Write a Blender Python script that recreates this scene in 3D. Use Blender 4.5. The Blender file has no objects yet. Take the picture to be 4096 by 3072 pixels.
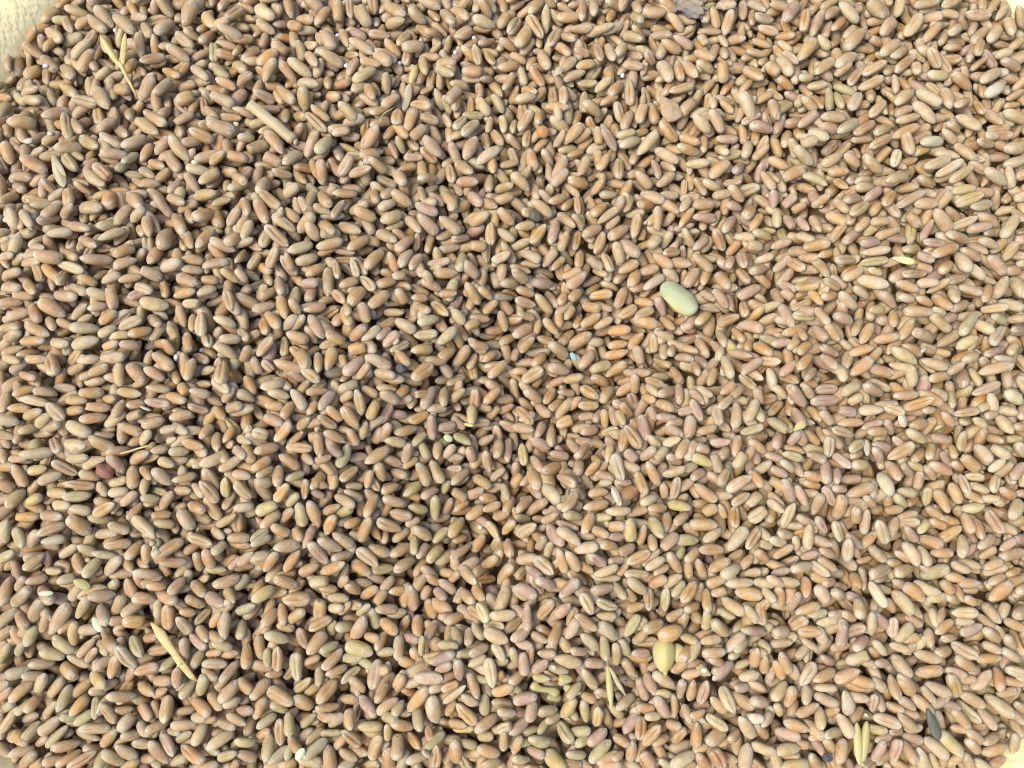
import bpy, bmesh, math, random
import numpy as np
from mathutils import Vector, Matrix, noise

# ---------------------------------------------------------------- camera, sky, sun, exposure
MM = 0.001
TILT = math.radians(12.0)
DIST = 214.0            # mm from the lens to the middle of the heap
FPX = 3154.0            # focal length in photo pixels (4096 wide)
sc = bpy.context.scene
cam_d = bpy.data.cameras.new('camera')
cam = bpy.data.objects.new('camera', cam_d)
sc.collection.objects.link(cam)
cam_d.sensor_width = 36.0
cam_d.lens = FPX / 4096.0 * 36.0
cam_d.clip_start = 0.005
cam_d.clip_end = 50.0
CAM = np.array([0.0, -DIST * math.sin(TILT), DIST * math.cos(TILT)])
cam.location = Vector(CAM) * MM
cam.rotation_euler = (TILT, 0, 0)
cam_d.dof.use_dof = True
cam_d.dof.focus_distance = 0.213
cam_d.dof.aperture_fstop = 28.0
sc.camera = cam

SUN_EL, SUN_AZ = math.radians(58.0), math.radians(252.0)   # azimuth clockwise from +Y
world = bpy.data.worlds.new('World')
sc.world = world
world.use_nodes = True
nt = world.node_tree
sky = nt.nodes.new('ShaderNodeTexSky')
sky.sky_type = 'NISHITA'
sky.sun_disc = False
sky.sun_elevation = SUN_EL
sky.sun_rotation = SUN_AZ
sky.air_density = 1.0
sky.dust_density = 4.0
bg = nt.nodes['Background']
nt.links.new(sky.outputs[0], bg.inputs[0])
bg.inputs[1].default_value = 0.135
sun_d = bpy.data.lights.new('sun', 'SUN')
sun_d.energy = 1.25
sun_d.angle = math.radians(34.0)
sun_d.color = (1.0, 0.95, 0.80)
sun = bpy.data.objects.new('sun', sun_d)
sc.collection.objects.link(sun)
sdir = Vector((math.sin(SUN_AZ) * math.cos(SUN_EL), math.cos(SUN_AZ) * math.cos(SUN_EL), math.sin(SUN_EL)))
sun.rotation_euler = sdir.to_track_quat('Z', 'Y').to_euler()
sun.location = sdir * 2
sc.view_settings.view_transform = 'Standard'
sc.view_settings.look = 'None'
sc.view_settings.exposure = 0.84
sc.view_settings.gamma = 1.0

sc.cycles.diffuse_bounces = 8
sc.cycles.max_bounces = 12
sc.cycles.filter_width = 0.9
random.seed(7)
rng = np.random.default_rng(11)
# Grains surveyed in the photograph: per tile (origin in photo pixels) "end x, end y, other end x, other end y, width, c/d + colour".
# c = crease side up, d = smooth back up.  t tan, o orange, p pale, r reddish (plus a lilac light cast), g greenish (plus an olive light cast), y yellow, w whitish, k dark
TILES = {
(0,0): """410 275 610 435 110 ct;655 545 840 395 105 dp;705 665 870 475 110 do;1245 345 1250 535 95 dt;1250 600 1460 520 105 ct;1295 1010 1490 1140 110 do;
850 770 1000 1020 130 dt;1000 820 1160 820 105 do;1225 900 1390 730 120 dt;1375 890 1510 720 100 dt;1550 920 1755 860 120 dt;1830 850 2060 960 110 dt;1650 570 1830 735 95 dp;
1410 605 1590 715 90 do;1595 270 1740 60 140 dt;1495 1110 1690 1000 100 dt;410 1060 635 970 115 dt;125 1115 345 1090 130 do;625 1040 625 1240 105 ct;1085 1320 1295 1195 110 dp;
530 1340 750 1300 125 dt;915 1375 1140 1370 100 dt;1510 1230 1660 1430 130 dt;1815 1110 2060 1180 130 dt;865 1470 1030 1610 110 co;240 1410 440 1510 120 do;760 1510 930 1630 115 dp;
1200 1600 1400 1600 90 dt;1740 1610 1915 1500 115 dt;2010 1520 2170 1640 100 do;1985 250 2120 100 110 co;915 1215 1080 1310 100 dp;650 900 890 940 110 ct;570 770 710 880 100 do;
1210 1070 1410 1210 115 dt;120 1545 300 1550 100 dt;210 880 420 940 100 dp;2045 770 2212 680 110 dt;1785 150 1890 310 110 do;720 1220 915 1340 110 ct;590 185 660 335 95 ct;
680 280 830 220 90 do;780 180 960 330 105 dt;600 120 830 170 110 dt;390 520 560 690 105 dt;560 570 700 760 110 dt;260 450 410 530 95 do;1480 460 1660 560 105 dt;1220 30 1280 0 110 dg;
860 100 1000 270 120 dt;1020 190 1200 320 120 dt;1160 190 1320 220 90 dp;1255 230 1350 390 95 ct;1390 370 1540 190 110 dt;1410 30 1500 170 100 dt;1910 290 2120 370 110 dt""",
(1024,0): """725 60 725 265 110 do;825 45 830 205 80 ct;890 70 980 265 115 dt;1130 80 1310 215 130 dt;1415 20 1600 110 110 dp;1325 140 1480 240 110 dg;1870 220 2075 270 110 dp;
1725 400 1870 280 120 ct;1270 475 1465 425 115 dp;160 440 340 515 115 do;575 320 690 465 120 dt;820 385 1030 500 105 dt;545 490 780 590 110 dt;850 740 1045 620 110 dp;300 560 490 685 110 dp;
445 480 555 640 100 dt;220 570 360 730 105 do;75 740 200 570 115 dt;1035 490 1175 610 125 dt;745 280 800 425 90 do;200 790 360 940 110 do;970 760 1030 910 105 do;435 820 435 980 120 do;
365 740 570 790 105 dp;490 950 645 1070 90 do;1630 970 1770 790 110 dt;1095 950 1245 870 110 dt;1240 970 1225 1150 115 co;1385 985 1300 1195 110 do;1715 1170 1820 1030 95 cp;1780 1230 1925 1060 105 cp;
920 1310 1080 1140 130 do;1310 1270 1480 1130 110 dt;1455 1220 1610 1385 125 dt;1905 1440 2105 1330 110 dp;1800 1400 1910 1220 120 dt;1335 920 1535 990 110 co;585 1420 575 1615 110 do;430 1380 570 1190 100 dt;
545 1380 670 1210 125 dg;730 1540 875 1370 110 ct;905 1390 1085 1360 110 do;250 1460 415 1340 110 dt;110 1170 265 1370 115 do;25 1340 240 1430 110 dt;1780 650 2010 680 110 do;455 1030 625 1180 100 ct;
805 1530 1030 1510 100 ct;1210 1490 1300 1659 120 dt;1720 1420 1880 1560 110 dt;1750 1600 1910 1620 105 do;675 1210 870 1150 85 cp;40 20 260 40 110 dp;280 0 320 180 95 do;420 0 590 130 120 dt;
340 160 520 220 100 do;530 270 650 110 110 do;1010 0 1020 130 100 ct;20 110 165 210 120 dp;40 230 160 310 100 dt;280 230 440 310 95 do;1690 100 1850 240 110 do;1600 100 1720 290 100 dt;
2090 260 2200 140 110 dt;1890 440 1930 600 95 ct;1980 460 2060 610 90 co;1550 580 1740 600 100 do;1550 610 1720 720 100 dg;1400 1050 1590 1090 95 ct;1470 330 1610 320 90 do;730 940 890 1080 120 dt""",
(2048,0): """135 200 265 375 115 co;500 290 690 310 105 dt;305 490 415 275 105 ct;45 450 155 290 125 do;230 440 310 660 105 dt;815 400 865 605 100 dt;885 550 995 390 95 dp;720 400 760 610 95 ct;
930 135 980 -20 100 ct;700 20 700 200 95 dt;605 25 600 240 85 do;1115 150 1320 170 120 do;1335 170 1470 310 110 dp;1270 400 1460 470 100 do;1560 460 1735 560 105 do;1710 90 1915 110 85 dp;1820 340 1870 160 100 co;
1270 560 1355 770 125 dp;1400 580 1450 750 95 co;1450 560 1580 740 110 dt;1780 550 1820 750 115 do;1990 600 2150 740 110 co;1560 600 1740 650 95 dt;430 720 630 680 95 dt;145 610 275 770 95 co;705 830 850 730 85 dp;
825 880 955 740 100 do;1000 720 1015 945 100 ct;440 780 440 970 95 ct;605 930 770 1030 115 do;450 1270 605 1120 110 do;55 1170 170 1000 115 ct;220 1140 235 970 85 do;375 940 405 1090 85 dp;950 1150 1025 980 100 dt;
1080 1090 1145 900 105 ct;1425 1030 1595 870 115 dt;1340 840 1560 770 95 ct;1940 850 2080 1060 125 dp;1730 830 1725 980 80 dw;1545 1040 1700 1180 110 dp;1685 1000 1810 1180 105 dt;1260 1080 1420 1240 115 co;
770 1150 895 1340 100 ct;725 1130 755 1320 90 dt;890 1210 1095 1160 85 dp;915 1320 1110 1220 105 dp;1070 1370 1245 1190 105 dp;1220 1310 1430 1430 105 dp;1435 1200 1605 1300 110 do;1395 1320 1625 1350 100 do;
1480 1440 1695 1450 95 dp;1685 1560 1860 1430 125 do;735 1520 830 1370 100 co;920 1370 910 1580 105 ct;580 1540 650 1400 100 dt;330 1630 480 1510 115 dt;470 1600 660 1620 110 do;1060 1500 1200 1650 110 dt;
20 1560 130 1659 110 dt;30 910 205 870 95 dp;1660 1170 1640 1350 85 do;150 170 250 50 110 dt;290 90 290 320 85 dp;420 200 545 190 110 do;600 340 900 280 90 dt;380 420 500 540 100 do;520 490 670 510 90 ct;
425 660 545 550 100 dt;565 620 690 600 95 do;1190 320 1370 350 95 dt;950 310 1120 400 100 dt;1380 340 1560 430 100 dr;1610 320 1680 440 85 dp;1800 140 1900 0 95 dt;960 590 1110 640 100 dt;
1030 20 1100 150 85 dt;1440 360 1460 600 0 xx;1270 50 1400 140 100 do;1700 130 1770 280 95 do""",
(3072,0): """105 250 235 70 120 dr;270 330 310 110 100 co;580 80 750 240 115 dp;835 50 970 210 130 dt;1110 30 1100 165 105 cp;920 370 1080 190 130 dt;1155 360 1275 180 125 cp;1305 190 1440 220 110 dt;
1470 100 1640 10 110 ct;1525 340 1680 220 100 dp;1680 150 1890 180 120 ct;1860 410 2000 240 110 dp;2055 160 2065 360 110 dp;240 560 380 390 120 do;625 480 805 300 125 dt;390 370 520 460 95 dp;70 510 165 720 110 dp;
365 680 545 560 110 dt;545 630 730 510 120 dt;790 670 990 580 100 ct;765 790 975 710 105 ct;930 530 1095 400 110 dt;1020 560 1205 400 110 dt;1080 640 1245 510 95 ct;1340 680 1540 680 100 dp;1335 490 1455 620 115 ct;
1545 670 1760 780 110 do;1740 540 1830 370 100 co;1245 470 1430 490 100 dp;1255 550 1265 680 95 cp;1800 740 1970 640 110 dt;1840 860 2030 740 115 dw;1070 930 1250 790 115 dp;1270 790 1475 930 115 dp;
1575 960 1740 860 90 do;1510 770 1560 960 125 dt;1235 910 1440 1070 115 dp;1600 1020 1815 1140 115 dp;1990 1000 2212 1080 115 dp;1090 1010 1225 950 95 dt;1070 1090 1290 1030 90 dt;655 1030 780 820 120 cp;
490 800 530 970 90 dg;560 810 630 970 90 dg;560 740 750 830 100 dg;850 1040 1000 900 95 cp;435 1030 655 1050 115 dt;570 1180 750 1080 115 dg;720 1190 910 1070 105 ct;860 1220 1040 1110 100 dt;1045 1210 1275 1120 105 co;
835 1320 1030 1210 105 co;1260 1290 1500 1220 115 dw;1965 1350 2200 1290 120 dp;1590 1260 1770 1410 125 dt;1410 1330 1630 1390 105 dp;1830 1210 2010 1190 90 cp;2035 1430 2212 1390 115 dp;775 1390 990 1500 110 dt;
605 1390 775 1460 105 do;180 1320 380 1450 110 dg;225 1290 375 1260 110 dt;1055 1470 1115 1310 110 cw;1305 1490 1525 1410 110 cp;1430 1540 1635 1430 100 cp;1820 1500 2055 1610 110 dp;280 1520 490 1640 105 dg;
110 1570 285 1480 115 do;495 1530 660 1510 95 do;420 1480 600 1380 110 dt;955 1620 1185 1540 115 dt;1545 1590 1720 1480 95 cp;2040 1450 2110 1640 100 dp;410 1140 580 1140 105 dt;260 880 415 980 95 dt;
0 900 60 1080 110 dt;60 1150 140 1000 90 dr;250 1110 410 1000 100 dr;320 1160 490 1260 110 dp;240 730 370 700 85 dp;330 780 470 780 95 dp;0 620 60 680 110 do;350 360 440 140 95 dr;450 200 570 130 100 dt;
560 270 620 210 90 do;640 370 720 280 90 do;30 80 130 100 90 dt;1000 110 1010 0 80 do;1240 70 1450 60 100 dt;1310 400 1430 270 100 do;1480 130 1620 160 90 dp;980 660 1090 590 85 dt;1460 1150 1640 1240 90 dp;
1510 1090 1660 1150 90 dt;1170 1080 1280 1030 0 xx;1950 570 2160 620 100 dt;2080 560 2212 500 105 dp;1950 490 2090 470 95 dp""",
(0,768): """710 160 950 190 125 dt;985 0 975 180 125 do;1140 40 1275 190 130 do;1145 280 1310 190 105 dp;1010 300 1170 150 110 dt;560 240 700 160 105 dt;410 260 580 130 110 dt;455 400 665 370 100 dp;885 450 1115 340 95 dp;
715 420 900 520 100 dt;580 290 850 370 105 dt;1020 590 1200 500 110 do;1470 330 1430 530 150 do;1515 200 1640 420 115 do;1375 70 1500 230 95 dt;1470 60 1640 150 105 dt;1690 60 1920 60 105 do;1725 270 1860 190 130 do;
1735 530 1885 340 105 do;1990 500 2110 370 115 do;1980 320 2115 190 105 ct;2120 80 2180 260 105 ct;560 530 730 620 95 do;745 620 1010 610 105 dr;1010 670 1220 610 110 dp;1300 640 1400 480 120 do;1395 690 1620 640 120 dp;
1775 670 2010 630 105 dt;555 650 780 720 100 cp;370 620 390 790 90 co;425 660 565 800 100 do;1215 690 1435 770 110 dp;1060 790 1270 760 90 do;1560 750 1755 840 120 do;1180 830 1365 890 95 cp;1495 900 1730 880 110 do;
1005 815 1010 1045 110 do;1230 960 1485 1010 130 dp;1590 980 1830 1000 95 cp;490 910 740 950 110 dt;400 970 600 1090 135 do;320 990 390 1160 110 do;900 1160 1060 1060 105 do;655 1200 900 1200 110 dp;1065 1200 1280 1120 110 cp;
1145 1260 1345 1200 110 do;275 1160 475 1270 110 do;210 1310 450 1310 95 do;470 1310 660 1350 105 dp;660 1350 910 1300 130 dp;890 1460 1140 1450 110 dp;1765 1060 1765 1270 115 cp;1870 1100 2060 1170 100 dp;1980 870 2040 1060 100 ct;
1340 1400 1550 1560 115 do;1640 1650 1710 1460 110 do;1950 1490 1950 1670 130 co;470 1430 540 1600 130 co;250 1460 440 1460 95 do;60 1440 250 1500 85 dp;820 1590 975 1530 105 do;1070 1520 1075 1670 110 do;1150 1510 1280 1659 125 do;
1890 1340 2080 1450 105 dp;1925 1300 2110 1290 105 dt;1670 1050 1670 1220 80 do;1560 990 1600 1180 100 do;880 1380 1090 1330 85 do;65 750 255 720 95 dt;65 520 215 420 110 dt;230 190 330 340 90 dp;
160 190 170 350 110 dp;300 490 450 530 85 dp;0 440 80 380 110 dp;50 590 190 580 90 cp;240 590 430 560 100 dt;700 470 760 520 0 xx;1280 280 1360 250 0 xx;1310 260 1320 400 105 do;1640 370 1700 540 90 do;
1850 450 2060 540 100 dt;2010 210 2010 210 0 xx;1700 300 1640 180 90 dt;2120 430 2200 300 105 dp;2090 340 2160 260 80 do;50 850 250 870 110 dt;260 790 370 920 100 do;160 930 340 920 85 do;50 1000 240 970 100 do;
130 1120 310 1050 110 dt;10 1110 130 1080 80 dp;430 1080 520 1220 90 dt;510 1120 670 1190 90 do;690 1160 830 1080 90 dp;640 1110 800 990 100 dt;820 1040 960 1000 90 dp;630 830 820 920 100 dt;740 770 870 820 95 do;
920 810 1090 740 95 dp;840 900 960 930 110 dp;30 1200 250 1200 100 dt;50 1330 250 1230 100 dt;750 1480 870 1460 95 dp;1100 1340 1220 1350 100 do;640 1560 740 1530 95 do;890 1270 1050 1190 100 dp;
1020 1270 1150 1250 85 dp;1490 1180 1590 1330 85 do;1640 1240 1650 1380 95 do;1440 1290 1520 1420 95 do;180 1570 370 1640 85 do;700 1620 860 1560 90 dt;1730 1560 1880 1530 85 dp;2070 700 2160 800 85 dp;1940 700 2100 800 95 do;
1735 780 1910 780 90 do;1740 900 1860 850 95 dp;1590 690 1780 700 100 dt;1600 600 1790 620 100 do;2060 1180 2170 1310 90 cp;2100 1520 2190 1350 95 do;1290 1540 1460 1640 100 do;1990 870 1990 870 0 xx""",
(1024,768): """60 30 230 180 110 co;30 100 125 310 120 do;555 10 665 190 110 do;670 50 895 40 90 do;440 220 520 20 95 dt;860 190 1055 270 120 do;1090 300 1275 210 120 dp;1185 30 1355 150 115 dt;1065 180 1225 110 100 dp;
1380 140 1580 230 115 dr;1615 20 1745 190 105 do;675 270 780 100 80 ct;170 240 365 370 110 cp;365 370 540 240 120 do;550 270 710 410 115 do;705 290 930 390 110 dt;110 330 305 500 110 ct;290 550 510 470 110 dp;355 640 550 570 105 dp;
535 510 775 460 105 do;800 530 985 410 110 do;1045 350 1235 470 115 dt;1405 240 1580 390 115 dt;1590 250 1770 390 125 dt;1850 290 2010 240 120 do;1220 550 1370 400 105 do;1250 690 1355 510 105 dp;950 690 1110 510 115 do;
1155 540 1220 710 95 do;840 600 890 760 80 cw;690 600 730 780 80 ct;1340 710 1440 560 100 dt;1480 640 1700 640 90 cr;1535 730 1750 730 110 do;1785 630 1960 800 110 dr;1830 500 2000 500 100 do;2040 630 2200 560 100 cp;
440 740 610 640 105 do;635 660 635 915 110 dt;365 810 560 810 100 dr;190 720 240 910 95 dt;110 670 220 510 100 ct;285 560 325 710 80 do;815 1020 945 840 130 do;670 860 800 1000 95 co;735 850 900 780 100 do;980 1030 1160 890 115 do;
1225 860 1340 1030 110 do;910 740 1050 890 100 cp;1185 760 1340 740 85 dp;1060 830 1210 780 110 do;430 1050 625 1000 95 do;760 1010 840 1200 110 co;915 980 990 1180 115 dt;90 1040 240 1210 105 do;230 920 285 1130 105 do;
1520 960 1680 1110 105 co;1815 810 1935 1000 105 do;2090 910 2212 1080 110 do;1210 1120 1390 1230 115 dp;1400 1160 1595 1110 105 dp;1780 1220 1935 1130 105 do;1365 1250 1580 1250 105 cp;1340 1390 1535 1360 105 do;1570 1330 1740 1200 105 dp;
280 1240 475 1310 115 do;485 1090 605 1290 115 dt;25 1430 170 1270 110 ct;240 1240 240 1415 90 ct;620 1240 820 1340 105 do;815 1300 975 1190 110 do;1105 1350 1250 1240 100 dr;805 1380 1005 1370 110 do;380 1360 470 1540 130 do;
625 1560 690 1350 115 do;175 1490 440 1560 115 do;775 1600 945 1440 120 dr;960 1430 1185 1540 115 dp;545 1390 565 1590 90 do;1025 1560 1225 1620 105 dp;1355 1650 1540 1500 140 co;1580 1480 1725 1360 110 do;1705 1520 1855 1360 110 do;
2010 1620 2170 1480 105 do;2030 300 2030 490 100 co;2065 210 2065 340 80 do;2105 200 2212 300 110 do;1020 0 1060 150 95 do;1110 70 1200 10 100 dt;1430 0 1460 110 90 dt;1370 0 1380 120 0 xx;1930 90 2090 190 110 do;
2070 100 2212 70 100 do;240 180 400 280 100 do;370 90 390 230 85 dt;270 60 350 20 110 dp;510 150 670 230 90 dt;1300 220 1440 390 110 dt;2100 350 2212 430 100 dp;1460 800 1590 860 100 do;1350 940 1500 940 85 do;
1385 1000 1510 1070 90 do;1600 900 1730 910 90 do;1690 1030 1810 1170 110 dp;1840 1090 2030 1140 90 do;1920 850 2050 960 85 do;1060 1300 1180 1190 85 dr;930 1310 1090 1190 100 dp;2110 1050 2160 1230 95 do;
1960 1060 2090 970 90 do;1840 1340 2020 1360 95 do;2130 1310 2212 1260 90 do;1960 1480 2080 1390 85 do;60 1460 180 1570 90 cp;250 1210 390 1100 105 dp;320 950 400 1090 95 dt;40 920 190 840 95 dt;
1590 1480 1700 1620 95 dp;720 1540 790 1390 0 xx;740 1390 780 1520 80 co;900 1620 990 1520 85 do;440 1560 550 1640 110 cp;1230 1400 1330 1510 95 do""",
(2048,768): """170 100 350 230 105 dt;385 190 540 360 95 dt;560 50 570 210 75 co;675 230 815 110 110 do;730 290 920 180 90 ct;1040 430 1080 210 100 ct;1245 155 1240 385 95 do;1120 40 1310 120 110 dt;1435 215 1530 70 85 dp;
1425 340 1550 170 80 do;1535 240 1760 250 95 dr;1540 130 1725 140 110 do;1800 380 1925 210 105 dr;1980 270 2105 90 115 dt;25 340 200 310 95 dt;330 490 385 260 105 dr;160 470 290 320 105 co;405 550 475 370 100 do;595 420 770 310 110 dt;
820 440 995 320 115 dt;715 560 785 370 105 co;880 460 940 650 115 dp;930 430 1080 600 125 dr;1140 550 1270 400 105 dp;1730 340 1820 530 110 co;1550 570 1715 710 105 dt;1280 570 1440 530 90 co;1210 560 1370 690 110 do;
605 560 780 690 100 dr;905 720 1085 640 105 do;1005 860 1080 680 115 do;420 760 600 710 95 do;470 850 640 730 115 dr;150 800 360 820 110 dr;0 700 130 820 110 dt;1480 850 1590 680 120 dt;1750 710 1850 880 120 do;1970 540 1975 700 115 cr;
2010 740 2200 660 105 dr;1925 940 2125 840 110 dr;2010 970 2200 1050 105 do;665 910 865 900 100 co;890 1030 970 850 110 co;1055 930 1220 990 105 do;915 1100 1065 1010 110 co;1050 1120 1200 1030 110 ct;195 900 345 1070 100 do;
475 990 585 860 100 do;20 960 205 1010 100 ct;40 1070 195 1120 80 co;270 1110 390 1260 90 do;390 1010 410 1200 85 do;585 1180 760 1080 105 do;590 990 760 1050 105 do;810 1220 1020 1210 110 do;1235 920 1315 1080 100 dr;
1120 1150 1285 1170 90 do;1580 1160 1690 1060 110 do;1750 1170 1950 1090 100 co;1890 1290 1990 1160 105 dr;5 1280 175 1170 110 do;310 1320 490 1440 115 dt;485 1350 680 1250 120 do;205 1270 370 1310 95 co;590 1530 690 1400 110 dt;
775 1430 1000 1400 95 do;820 1340 1000 1320 90 do;1060 1340 1115 1540 100 dr;1205 1250 1215 1410 100 co;1300 1310 1290 1480 95 dp;1575 1270 1680 1450 110 do;1805 1290 2010 1420 115 dp;1340 1320 1480 1380 100 dp;665 1550 850 1500 110 dg;
800 1600 985 1490 100 do;300 1530 500 1570 115 dt;1425 1510 1640 1540 105 cp;1640 1600 1760 1450 100 dr;1765 1460 1900 1620 100 dp;1970 1580 2150 1450 100 dr;80 1650 270 1550 120 ct;1370 1530 1470 1659 110 do;
310 140 470 50 90 do;250 30 320 100 80 dr;430 180 520 60 90 do;970 190 1010 90 85 ct;1290 100 1430 210 100 do;1710 60 1880 50 100 dt;1860 0 1970 100 100 dt;1830 130 1990 160 90 dr;2040 360 2150 200 90 do;2060 390 2212 410 95 dp;
1910 410 2060 430 95 dp;1980 500 2140 490 105 dp;2120 610 2212 580 85 dp;1550 530 1680 410 95 dr;1370 620 1520 660 110 do;1320 690 1410 780 100 dp;1310 750 1310 750 0 xx;1120 870 1310 740 95 dp;1090 710 1240 670 105 dt;
1630 820 1690 680 95 do;1830 700 1900 560 90 dr;1610 880 1740 970 90 dr;1720 860 1850 1020 110 dr;1860 900 1900 1020 90 dr;660 430 740 540 0 xx;750 370 820 290 0 xx;800 350 920 240 90 dt;520 240 600 330 85 dt;
230 580 370 640 0 xx;280 640 360 540 100 dr;330 700 450 580 90 do;440 650 520 610 0 xx;1990 1190 2070 1090 95 dr;2090 890 2212 960 90 dp;2000 1240 2120 1300 90 dp;2090 1260 2212 1170 110 dp;400 1010 470 880 90 do;
710 1180 850 1120 95 dt;690 970 860 1060 90 do;1000 870 1170 820 95 do;1290 1100 1380 1190 90 do;1500 1190 1560 1110 95 dr;450 1130 530 1010 85 do;540 1190 600 1040 80 do;60 1400 190 1280 95 do;180 1200 260 1180 0 xx;
200 1240 240 1120 80 do;60 860 160 900 95 do;0 1560 140 1550 80 do;170 1530 290 1400 100 do;700 1380 810 1370 0 xx;640 1310 780 1310 90 dp;1010 1350 1110 1240 100 do;1230 1240 1370 1280 95 dp;1700 1310 1840 1440 100 dr;
1460 1440 1610 1400 90 do;1950 1580 2080 1500 0 xx;960 1560 1100 1620 95 dr;700 1610 820 1659 100 do;0 1540 0 1540 0 xx;430 1640 610 1620 90 dt;1170 1640 1360 1600 95 cp""",
(3072,768): """635 270 855 110 115 ct;605 120 810 50 100 dr;955 160 1060 20 105 co;1080 150 1295 50 95 cr;1225 130 1415 150 110 do;825 80 970 -20 105 dr;1150 180 1305 310 105 dt;1375 190 1550 370 130 dt;1560 140 1815 60 110 cy;1535 30 1740 10 100 dy;
1700 170 1920 110 105 cp;1565 310 1775 250 95 cp;1770 220 1975 300 115 do;2010 410 2125 210 110 dp;1480 400 1710 450 110 do;1690 350 1890 330 105 dr;1370 580 1590 500 105 do;1610 530 1700 720 125 dp;1435 730 1570 610 115 do;
740 490 960 440 100 dr;780 550 1020 530 85 dp;775 630 1020 600 95 cg;510 640 760 590 100 cr;845 290 1010 290 95 dt;915 400 1110 340 90 do;145 540 365 520 115 do;20 720 170 580 90 dr;385 600 525 750 110 dt;615 780 790 700 100 dp;
735 760 1000 850 125 dp;715 830 900 910 90 dp;555 910 750 1030 105 dp;80 880 280 940 100 dr;60 840 200 680 100 cr;415 800 600 860 95 ct;1115 740 1335 730 95 ct;1220 640 1395 700 95 do;1070 800 1260 880 100 do;1245 810 1420 820 105 dp;
1360 880 1530 780 75 do;1620 820 1795 920 95 dr;1575 840 1570 990 105 cp;1940 930 2025 750 115 dp;2120 730 2160 930 140 dp;1850 580 2000 740 120 dr;1395 900 1540 1050 110 do;1235 930 1400 990 105 do;1090 930 1240 950 95 dp;
1130 1050 1370 1070 115 do;915 890 1090 1010 100 dr;1350 1080 1525 1230 115 dt;1610 1260 1745 1080 110 dg;1800 1020 2045 1010 90 cp;2015 930 2190 1020 105 dp;1740 1140 1890 1230 105 dp;1860 1350 1995 1180 105 cp;1185 1230 1410 1280 115 dr;
885 1300 1095 1270 105 do;790 1320 890 1140 110 do;1040 1200 1065 1030 100 do;520 1090 710 1140 115 dr;35 1030 215 1180 110 dr;1035 1360 1250 1500 120 dp;1130 1330 1335 1410 105 do;685 1410 890 1350 100 do;685 1600 855 1460 120 do;
855 1520 1065 1590 115 do;1285 1470 1495 1550 110 dp;1590 1370 1740 1280 110 dp;1610 1490 1810 1410 100 dp;1790 1570 2060 1510 105 dp;1900 1450 2095 1470 75 dw;600 1500 605 1670 105 dp;430 1340 605 1420 95 dr;210 1430 350 1310 95 do;
1180 1550 1210 1670 110 dp;240 1540 350 1420 105 do;55 180 55 340 90 dp;130 220 210 390 100 dr;340 10 430 180 105 dr;2040 1220 2212 1210 110 dk;20 10 30 170 95 dr;100 160 210 60 100 cr;170 210 280 150 90 do;0 490 140 440 0 xx;
0 500 190 440 95 dt;220 250 330 360 90 dr;330 250 440 370 90 dr;240 420 350 440 95 dp;480 240 640 290 110 do;560 120 640 190 95 dt;740 350 860 240 100 dt;1330 420 1400 250 85 dr;1440 170 1520 50 95 dt;1590 0 1590 0 0 xx;
2090 450 2212 450 95 do;2030 600 2110 450 100 dt;2120 80 2212 60 100 dp;2110 150 2180 280 90 do;1800 420 1990 490 95 dp;1640 500 1830 600 100 dt;1730 440 1880 550 90 dt;1230 540 1410 620 90 dr;1310 450 1490 480 90 cr;
1740 650 1840 740 100 dw;1500 800 1700 740 100 ct;1790 990 1890 810 90 do;1530 1050 1720 960 95 dt;1370 1030 1510 1080 85 dp;880 1040 940 1030 85 cy;640 760 640 760 0 xx;830 690 980 720 85 dp;340 900 420 980 90 do;
460 940 540 920 90 do;200 1050 370 1060 100 dr;370 1020 490 1180 95 dt;720 1250 820 1080 95 dt;460 1170 580 1310 100 do;340 1170 470 1310 105 dt;1100 1300 1200 1130 100 do;220 1180 290 1310 80 do;0 1350 140 1320 95 dr;
150 1370 240 1290 85 do;870 1480 960 1350 90 do;420 1420 560 1560 100 dr;110 1580 220 1480 100 dr;300 1640 390 1540 90 dr;630 1290 720 1350 80 dp;1400 1440 1490 1480 0 xx;1340 1640 1500 1600 100 do;1500 1590 1640 1500 90 dt;
1840 1420 2010 1360 90 dr;2040 1420 2120 1320 90 dp;1640 840 1640 840 0 xx;1930 840 1930 840 0 xx;1700 1380 1750 1260 90 dp;1920 1080 2030 1140 90 dg;2080 1100 2212 1100 90 dp;1010 1500 1220 1570 85 dp""",
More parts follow.
